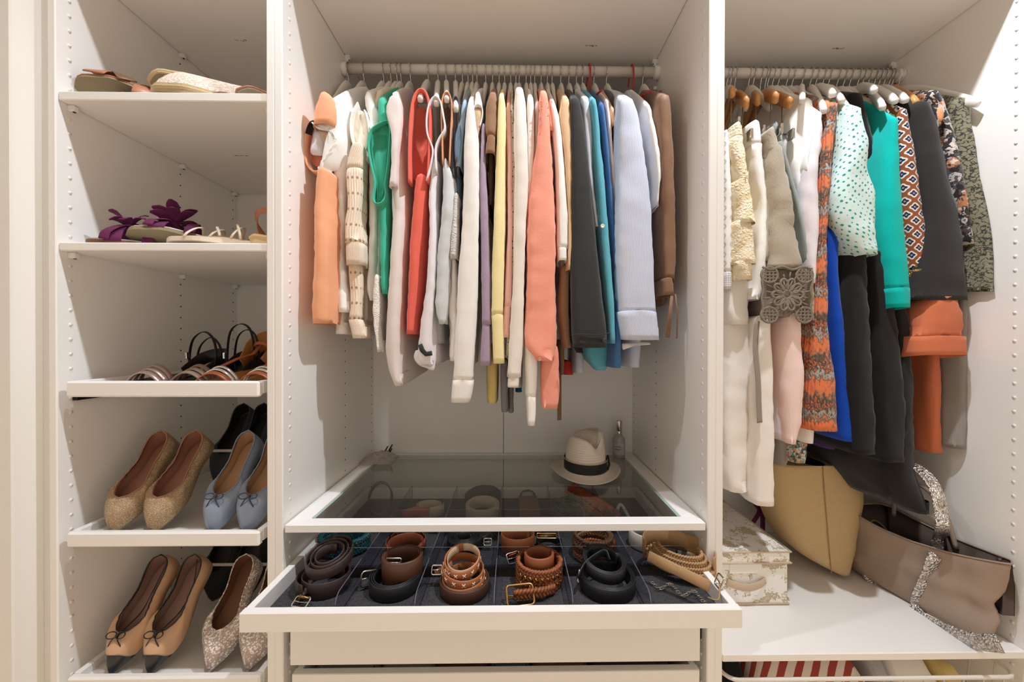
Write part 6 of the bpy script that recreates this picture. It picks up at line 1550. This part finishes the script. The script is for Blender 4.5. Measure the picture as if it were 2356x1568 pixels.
# crumpled plastic bag
M['plastic'] = mat('crumpled_plastic', (196, 186, 178), .18, spec=.6); M['plastic'].node_tree.nodes['Principled BSDF'].inputs['Alpha'].default_value = .55
pb = atY(872, 1062, .47); pb = Vector((pb.x, .47, ZG + .001))
bag = thing('plastic_bag', 'crumpled clear plastic bag in the rear left corner of the glass shelf', 'bag', pb)
q = MB(); n = 18
for i in range(n + 1):
    for j in range(n + 1):
        u, v = i / n - .5, j / n - .5; d = max(0, 1 - (abs(u) * 2) ** 3) * max(0, 1 - (abs(v) * 2) ** 3)
        q.vert((pb.x + .105 * u + .006 * nz(u * 7, v * 7, 2), pb.y + .10 * v, pb.z + .001 + d * (.022 + .012 * u + .012 * abs(nz(u * 8, v * 8)) + .008 * abs(nz(u * 19, v * 17, 4)))), (u, v))
for i in range(n):
    for j in range(n): a = i * (n + 1) + j; q.face(a, a + n + 1, a + n + 2, a + 1)
q.build('film', M['plastic'], bag, smooth=False)
q = MB()
for du, dv, l in ((.014, .02, .018), (.026, .025, .022), (.034, .012, .012)): tube(q, [(pb.x + du, pb.y + dv, pb.z + .024), (pb.x + du + l * .5, pb.y + dv + .004, pb.z + .024 + l)], [.003, .002], 6)
q.build('dark_clips', M['b_dark'], bag, kind='stuff', label='dark spare clips poking out')

# ------------------------------------------------------------------ low shelf of the right unit
ZL = z_(-.7144)
def floral(key, base, a, b2, s, thr):
    m = mat('print_' + key, base, .75); g = NG(m); tc = m.node_tree.nodes.new('ShaderNodeTexCoord'); v = tc.outputs['Object']
    big = g.noise(v, s, 2); leaf = g.voronoi(v, s * 7, 'SMOOTH_F1'); leaf2 = g.noise(v, s * 9, 4)
    f = g.math('ADD', g.math('MULTIPLY', big, 1.0), g.math('MULTIPLY', g.math('SUBTRACT', leaf2, .5), .55)); f = g.math('SUBTRACT', f, g.math('MULTIPLY', leaf, .22))
    g.color(g.ramp(f, [(thr, base), (thr + .02, a), (thr + .09, b2), (thr + .16, a)])); M[key] = m
floral('toile', (242, 239, 233), (206, 194, 168), (176, 162, 132), 24, .45)
M['taupe_trim'] = mat('taupe_trim', (208, 188, 166), .7); M['taupe_leather'] = mat('taupe_leather', (202, 178, 152), .55)
BX0, BX1, BY0, BY1 = 1.012, 1.269, .165, .50; HZ = .148
bx = thing('storage_box', 'floral print storage box with taupe handle against the left panel', 'box', (1.14, .165, ZL + .0005))
zb0 = ZL + .0006
q = MB(); box(q, BX0, BX1, BY0, BY1, zb0, zb0 + HZ - .028, .002); bb = q.build('box_body', M['toile'], bx, smooth=False)
q = MB(); box(q, BX0 - .004, BX1 + .004, BY0 - .004, BY1 + .004, zb0 + HZ - .032, zb0 + HZ, .003); ld = q.build('box_lid', M['toile'], bx, smooth=False)
for nm, pr, z0, e in (('base_trim', bb, zb0 + .004, .0015), ('lid_trim', ld, zb0 + HZ - .031, .0055), ('lid_top_trim', ld, zb0 + HZ - .001, .0052)):
    q = MB(); tube(q, [(BX0 - e, BY0 - e, z0), (BX1 + e, BY0 - e, z0), (BX1 + e, BY1 + e, z0), (BX0 - e, BY1 + e, z0)], .0028, 6, closed=True); q.build(nm, M['taupe_trim'], pr)
q = MB(); A = atY(1672, 1340, BY0); B = atY(1760, 1336, BY0)
ribbon(q, catmull([(A.x, BY0 - .002, A.z + .003), (A.x + .02, BY0 - .009, A.z - .002), (.5 * (A.x + B.x), BY0 - .013, A.z - .006), (B.x - .02, BY0 - .009, A.z), (B.x, BY0 - .002, B.z + .003)], 14), (0, 0, 1), .020, .003); q.build('handle', M['taupe_leather'], bb, label='taupe leather pull strap')
A = atY(1678, 1318, BY0); B = atY(1752, 1291, BY0); q = MB(); box(q, A.x, B.x, BY0 - .0022, BY0 + .0005, A.z, B.z, .0006); q.build('label_holder', M['white_c'], bb, smooth=False, label='blank white label card')
# purple ribbon
rb = thing('ribbon', 'purple ribbon loop showing behind the floral box', 'ribbon', (1.30, .47, ZL))
P0 = atY(1733, 1180, .47); P1 = atY(1752, 1185, .47)
q = MB(); ribbon(q, catmull([(1.30, .47, ZL + .002), (P0.x + .02, .47, P0.z), (P0.x + .002, .47, P0.z + .05), (P0.x, .48, P0.z + .16), (P0.x + .012, .485, P0.z + .18), (P1.x - .008, .48, P0.z + .14), (P1.x + .006, .475, P0.z + .02), (P1.x + .004, .47, ZL + .002)], 30), (1, .2, 0), .020, .0016); q.build('band', M['suede_purple'], rb)

# tan felt bag
M['felt_tan'] = mat('tan_felt', (210, 182, 138), .95, bump=(420, .5), noise_mix=(300, (196, 166, 120), .3), spec=.1); M['felt_in'] = mat('tan_felt_inside', (168, 130, 84), .95)
fb = thing('felt_bag', 'tan felt bucket bag leaning on the low shelf', 'bag', (1.55, .33, ZL))
cloth('bag_body', fb, M['felt_tan'], [(1072, 1784, 1990), (1095, 1785, 2014), (1125, 1786, 2024), (1165, 1790, 2026), (1205, 1802, 2016), (1245, 1820, 2006), (1275, 1842, 1998), (1300, 1872, 1988), (1316, 1908, 1976), (1325, 1930, 1966)], .262, .47, 1.1, .0006, roof=False, top_round=.001, p=.62, step=.010, n=36)
rim('seam', fb, M['felt_in'], [(1893, 1072, .260), (1897, 1130, .259), (1903, 1200, .259), (1908, 1260, .259), (1913, 1318, .262)], .0012, label='vertical stitched seam')

# grey linen tote with silver sequin strap
M['tote'] = mat('grey_brown_linen', (172, 152, 136), .92, bump=(380, .5), noise_mix=(7, (150, 130, 116), .35), spec=.15); M['tote_in'] = mat('tote_lining', (84, 70, 62), .9)
M['sequin'] = mat('silver_sequins', (214, 208, 202), .18, .85); _g = NG(M['sequin']); _tc = M['sequin'].node_tree.nodes.new('ShaderNodeTexCoord'); _d = _g.voronoi(_tc.outputs['Object'], 240); _g.bump(_d, 1.0, .003); _c = _g.voronoi(_tc.outputs['Object'], 240, out='Color'); _x, _y = _g.sep(_c); _g.color(_g.ramp(_x, [(0, (150, 142, 136)), (.5, (206, 200, 194)), (1, (244, 240, 236))]))
tt = thing('tote_bag', 'grey linen tote with silver sequin strap slumped at the right', 'bag', (1.63, .18, ZL))
LV = [(0.0, (1.585, .318), (1.632, .034)), (.012, (1.560, .330), (1.640, .016)), (.05, (1.548, .332), (1.652, .012)), (.09, (1.556, .326), (1.648, .022)), (.125, (1.552, .322), (1.658, .010)), (.17, (1.545, .318), (1.664, -.002)), (.206, (1.540, .312), (1.668, -.008))]
q = MB(); rows = []; n = 72
for zz in [.206 * i / 22 for i in range(23)]:
    k = 0
    while k < len(LV) - 2 and zz > LV[k + 1][0]: k += 1
    a, b2 = LV[k], LV[k + 1]; t = (zz - a[0]) / (b2[0] - a[0])
    p0 = [a[1][i] + (b2[1][i] - a[1][i]) * t for i in (0, 1)]; p1 = [a[2][i] + (b2[2][i] - a[2][i]) * t for i in (0, 1)]
    sec = loopsec(p0, p1, (1.700, p0[1] + .02), (1.704, p1[1] + .03), n, .42); row = []
    for j, (x, y) in enumerate(sec):
        f = sin(pi * min(1, zz / .206)) * .9 + .12
        d = f * (.017 * nz(x * 9 + y * 12, zz * 9, 1.7) + .007 * nz(y * 34, zz * 22, 5)) + (.010 * math.exp(-((zz - .07) / .022) ** 2) * math.exp(-((y - .06) / .05) ** 2))
        sag = -.030 * max(0, sin(pi * (y + .01) / .33)) * (zz / .206) ** 2 * (.5 if x > 1.69 else 1)
        row.append(q.vert((min(x + d, 1.708), y, ZL + .0012 + zz * (1 + 0) + sag), (y, zz)))
    rows.append(row)
for a, b2 in zip(rows, rows[1:]):
    for j in range(n): q.face(a[j], b2[j], b2[(j + 1) % n], a[(j + 1) % n])
q.m = 0; q.face(*rows[0])
mid = [q.v[i] for i in rows[-1]]; inner = []
for p in mid:
    k = 1 if p.x < 1.685 else 0
    inner.append(q.vert((min(max(p.x + (.034 if k else -.006), 1.56), 1.700), p.y + (.012 if p.y < .1 else -.014), p.z - .055), (p.y, p.z)))
bot = [q.vert((q.v[i].x + .02 * (q.v[i].x < 1.66), q.v[i].y, q.v[i].z - .075), (0, 0)) for i in inner]; q.m = 1
for A_, B_ in ((rows[-1], inner), (inner, bot)):
    for j in range(n): q.face(A_[j], B_[j], B_[(j + 1) % n], A_[(j + 1) % n])
q.face(*bot[::-1])
tb = q.build('bag_body', [M['tote'], M['tote_in']], tt)
q = MB(); tube(q, [Vector(tuple(tb.data.vertices[i].co)) + tt.location for i in rows[-1]], .0022, 6, closed=True); q.build('rim_binding', M['tote'], tt)
from mathutils.bvhtree import BVHTree
_bv = BVHTree.FromPolygons([Vector(tuple(v.co)) + tt.location for v in tb.data.vertices], [tuple(p.vertices) for p in tb.data.polygons])
def on_bag(u, v, off=.004):
    """point of the tote's near face on a sight line, lifted a little off the cloth"""
    d = ray(u, v).normalized(); h = _bv.ray_cast(CAM, d)
    p = h[0] if h[0] is not None else atX(u, v, 1.60)
    return tuple(p - d * off)
P = catmull([on_bag(u, v) for u, v in ((1986, 1318), (2020, 1352), (2066, 1388), (2124, 1424), (2186, 1454), (2246, 1474), (2300, 1480))], 40)
q = MB(); ribbon(q, P, (.05, .05, 1), [.012 + .022 * min(1, i / 22) for i in range(40)], .003); q.build('sequin_base', M['sequin'], tt, label='band of silver sequins along the base')
fp = [on_bag(u, v) for u, v in ((2128, 1424), (2112, 1396), (2110, 1374), (2124, 1344), (2138, 1312), (2150, 1276), (2160, 1240), (2168, 1214))]
top = Vector(fp[-1]); strap = fp + [(top.x + .002, top.y + .004, top.z + .03), (top.x + .002, top.y + .012, top.z + .075), (top.x - .002, top.y + .03, top.z + .115), (top.x - .006, top.y + .07, top.z + .14), (top.x + .01, top.y + .12, top.z + .125), (top.x + .02, top.y + .15, top.z + .05)]
q = MB(); ribbon(q, catmull(strap, 52), (.9, -.5, 0), .026, .0035); q.build('sequin_strap', M['sequin'], tt, label='silver sequin strap running up into a handle')
hb = [(1.696, .13, ZL + .17), (1.690, .15, ZL + .25), (1.680, .18, ZL + .30), (1.672, .22, ZL + .31), (1.668, .26, ZL + .27), (1.676, .28, ZL + .19)]
q = MB(); tube(q, catmull(hb, 26), .0055, 8); q.build('rear_handle', M['tote'], tt)
q = MB(); G0 = atY(2008, 1222, .315); P = [(G0.x + .030 * cos(a), .305 + .02 * sin(a), G0.z + .036 * sin(a)) for a in [2 * pi * i / 20 for i in range(20)]]
ribbon(q, P, (-.35, -1, .1), .05, .004, closed=True); q.build('folded_gusset', M['tote'], tt, label='rolled side gusset of the tote')

# ------------------------------------------------------------------ wire basket under the low shelf
wb = thing('wire_basket', 'white wire basket pulled out under the low shelf', 'basket', (1.36, .0, z_(-.93)))
ZR = z_(-.776)
def rrect(x0, x1, y0, y1, z, r, k=5):
    P = []
    for cx, cy, a0 in ((x1 - r, y1 - r, 0), (x0 + r, y1 - r, 90), (x0 + r, y0 + r, 180), (x1 - r, y0 + r, 270)):
        for i in range(k): a = math.radians(a0 + 90 * i / (k - 1)); P.append((cx + r * cos(a), cy + r * sin(a), z))
    return P
q = MB(); tube(q, rrect(1.012, 1.702, .004, .52, ZR, .03), .0045, 8, closed=True); q.build('top_rim', M['rodm'], wb)
q = MB(); tube(q, rrect(1.03, 1.684, .02, .50, z_(-.93), .03), .0035, 6, closed=True); q.build('bottom_rim', M['rodm'], wb)
for i in range(14):
    x = 1.05 + i * (1.664 - 1.05) / 13; q = MB(); tube(q, [(x, .004, ZR), (x, .02, z_(-.93)), (x, .50, z_(-.93)), (x, .52, ZR)], .0016, 5); q.build('wire', M['rodm'], wb)
for i in range(9):
    y = .05 + i * .05; q = MB(); tube(q, [(1.012, y, ZR), (1.03, y, z_(-.93)), (1.684, y, z_(-.93)), (1.702, y, ZR)], .0016, 5); q.build('wire', M['rodm'], wb)
M['stripes'] = mat('red_striped_cloth', (226, 214, 204), .9); _g = NG(M['stripes']); _w = _g.wave(_g.uv(1, 1, 0, 0, .9), 12, .8, 'X', 1.5); _g.color(_g.ramp(_w, [(.46, (160, 66, 52)), (.52, (226, 214, 204))]))
def heap(name, label, cat, x0, x1, y0, y1, zt, m, seed, amp=.012, group=None):
    h = thing(name, label, cat, ((x0 + x1) / 2, y0, z_(-.925)), group=group); q = MB(); a, b2 = 20, 14
    for i in range(a + 1):
        for j in range(b2 + 1):
            u, v = i / a, j / b2; e = min(1, min(u, 1 - u, v, 1 - v) * 6)
            x, y = x0 + (x1 - x0) * u, y0 + (y1 - y0) * v
            q.vert((x, y, z_(-.922) + (zt - z_(-.922)) * e ** .5 + amp * e * nz(x * 14 + seed, y * 14) + amp * .5 * e * nz(x * 34, y * 30, seed)), (x, y))
    for i in range(a):
        for j in range(b2): k = i * (b2 + 1) + j; q.face(k, k + b2 + 1, k + b2 + 2, k + 1)
    q.build('folded_cloth', M[m], h); return h
GB = 'clothes in the wire basket'
heap('folded_garment', 'black folded cloth at the left end of the wire basket', 'clothing', 1.04, 1.10, .03, .48, z_(-.790), 'black', 1, .006, GB)
heap('folded_garment', 'red and white striped cloth in the wire basket', 'clothing', 1.10, 1.42, .03, .48, z_(-.788), 'stripes', 2, .010, GB)
heap('folded_garment', 'grey ribbed cloth beside the striped one in the basket', 'clothing', 1.42, 1.46, .03, .46, z_(-.795), 'rib_grey', 3, .006, GB)
heap('folded_garment', 'crumpled off white cloth in the middle right of the basket', 'clothing', 1.46, 1.58, .03, .46, z_(-.790), 'white_b', 4, .010, GB)
heap('folded_garment', 'small mustard cloth at the right of the basket', 'clothing', 1.575, 1.62, .03, .18, z_(-.800), 'yellow_deep', 5, .006, GB)
# folded clothes in the lowest drawer of the middle unit
GD = 'folded clothes in the lowest drawer'
for i, (a, b2, m, nm) in enumerate(((.05, .20, 'grey_jersey', 'grey jersey'), (.205, .33, 'olive_grey', 'olive grey'), (.335, .46, 'darkbrown', 'dark brown'), (.465, .56, 'slate', 'slate'), (.565, .70, 'brown', 'mid brown'), (.705, .90, 'darkgrey', 'dark grey'))):
    h = thing('folded_garment', nm + ' folded garment in the slightly open lowest drawer', 'clothing', ((a + b2) / 2, .05, z_(-.889)), group=GD)
    q = MB(); box(q, a, b2, .03, .46, z_(-.889), z_(-.765) - .004 * (i % 3), .012); q.build('folded_cloth', M[m], h)
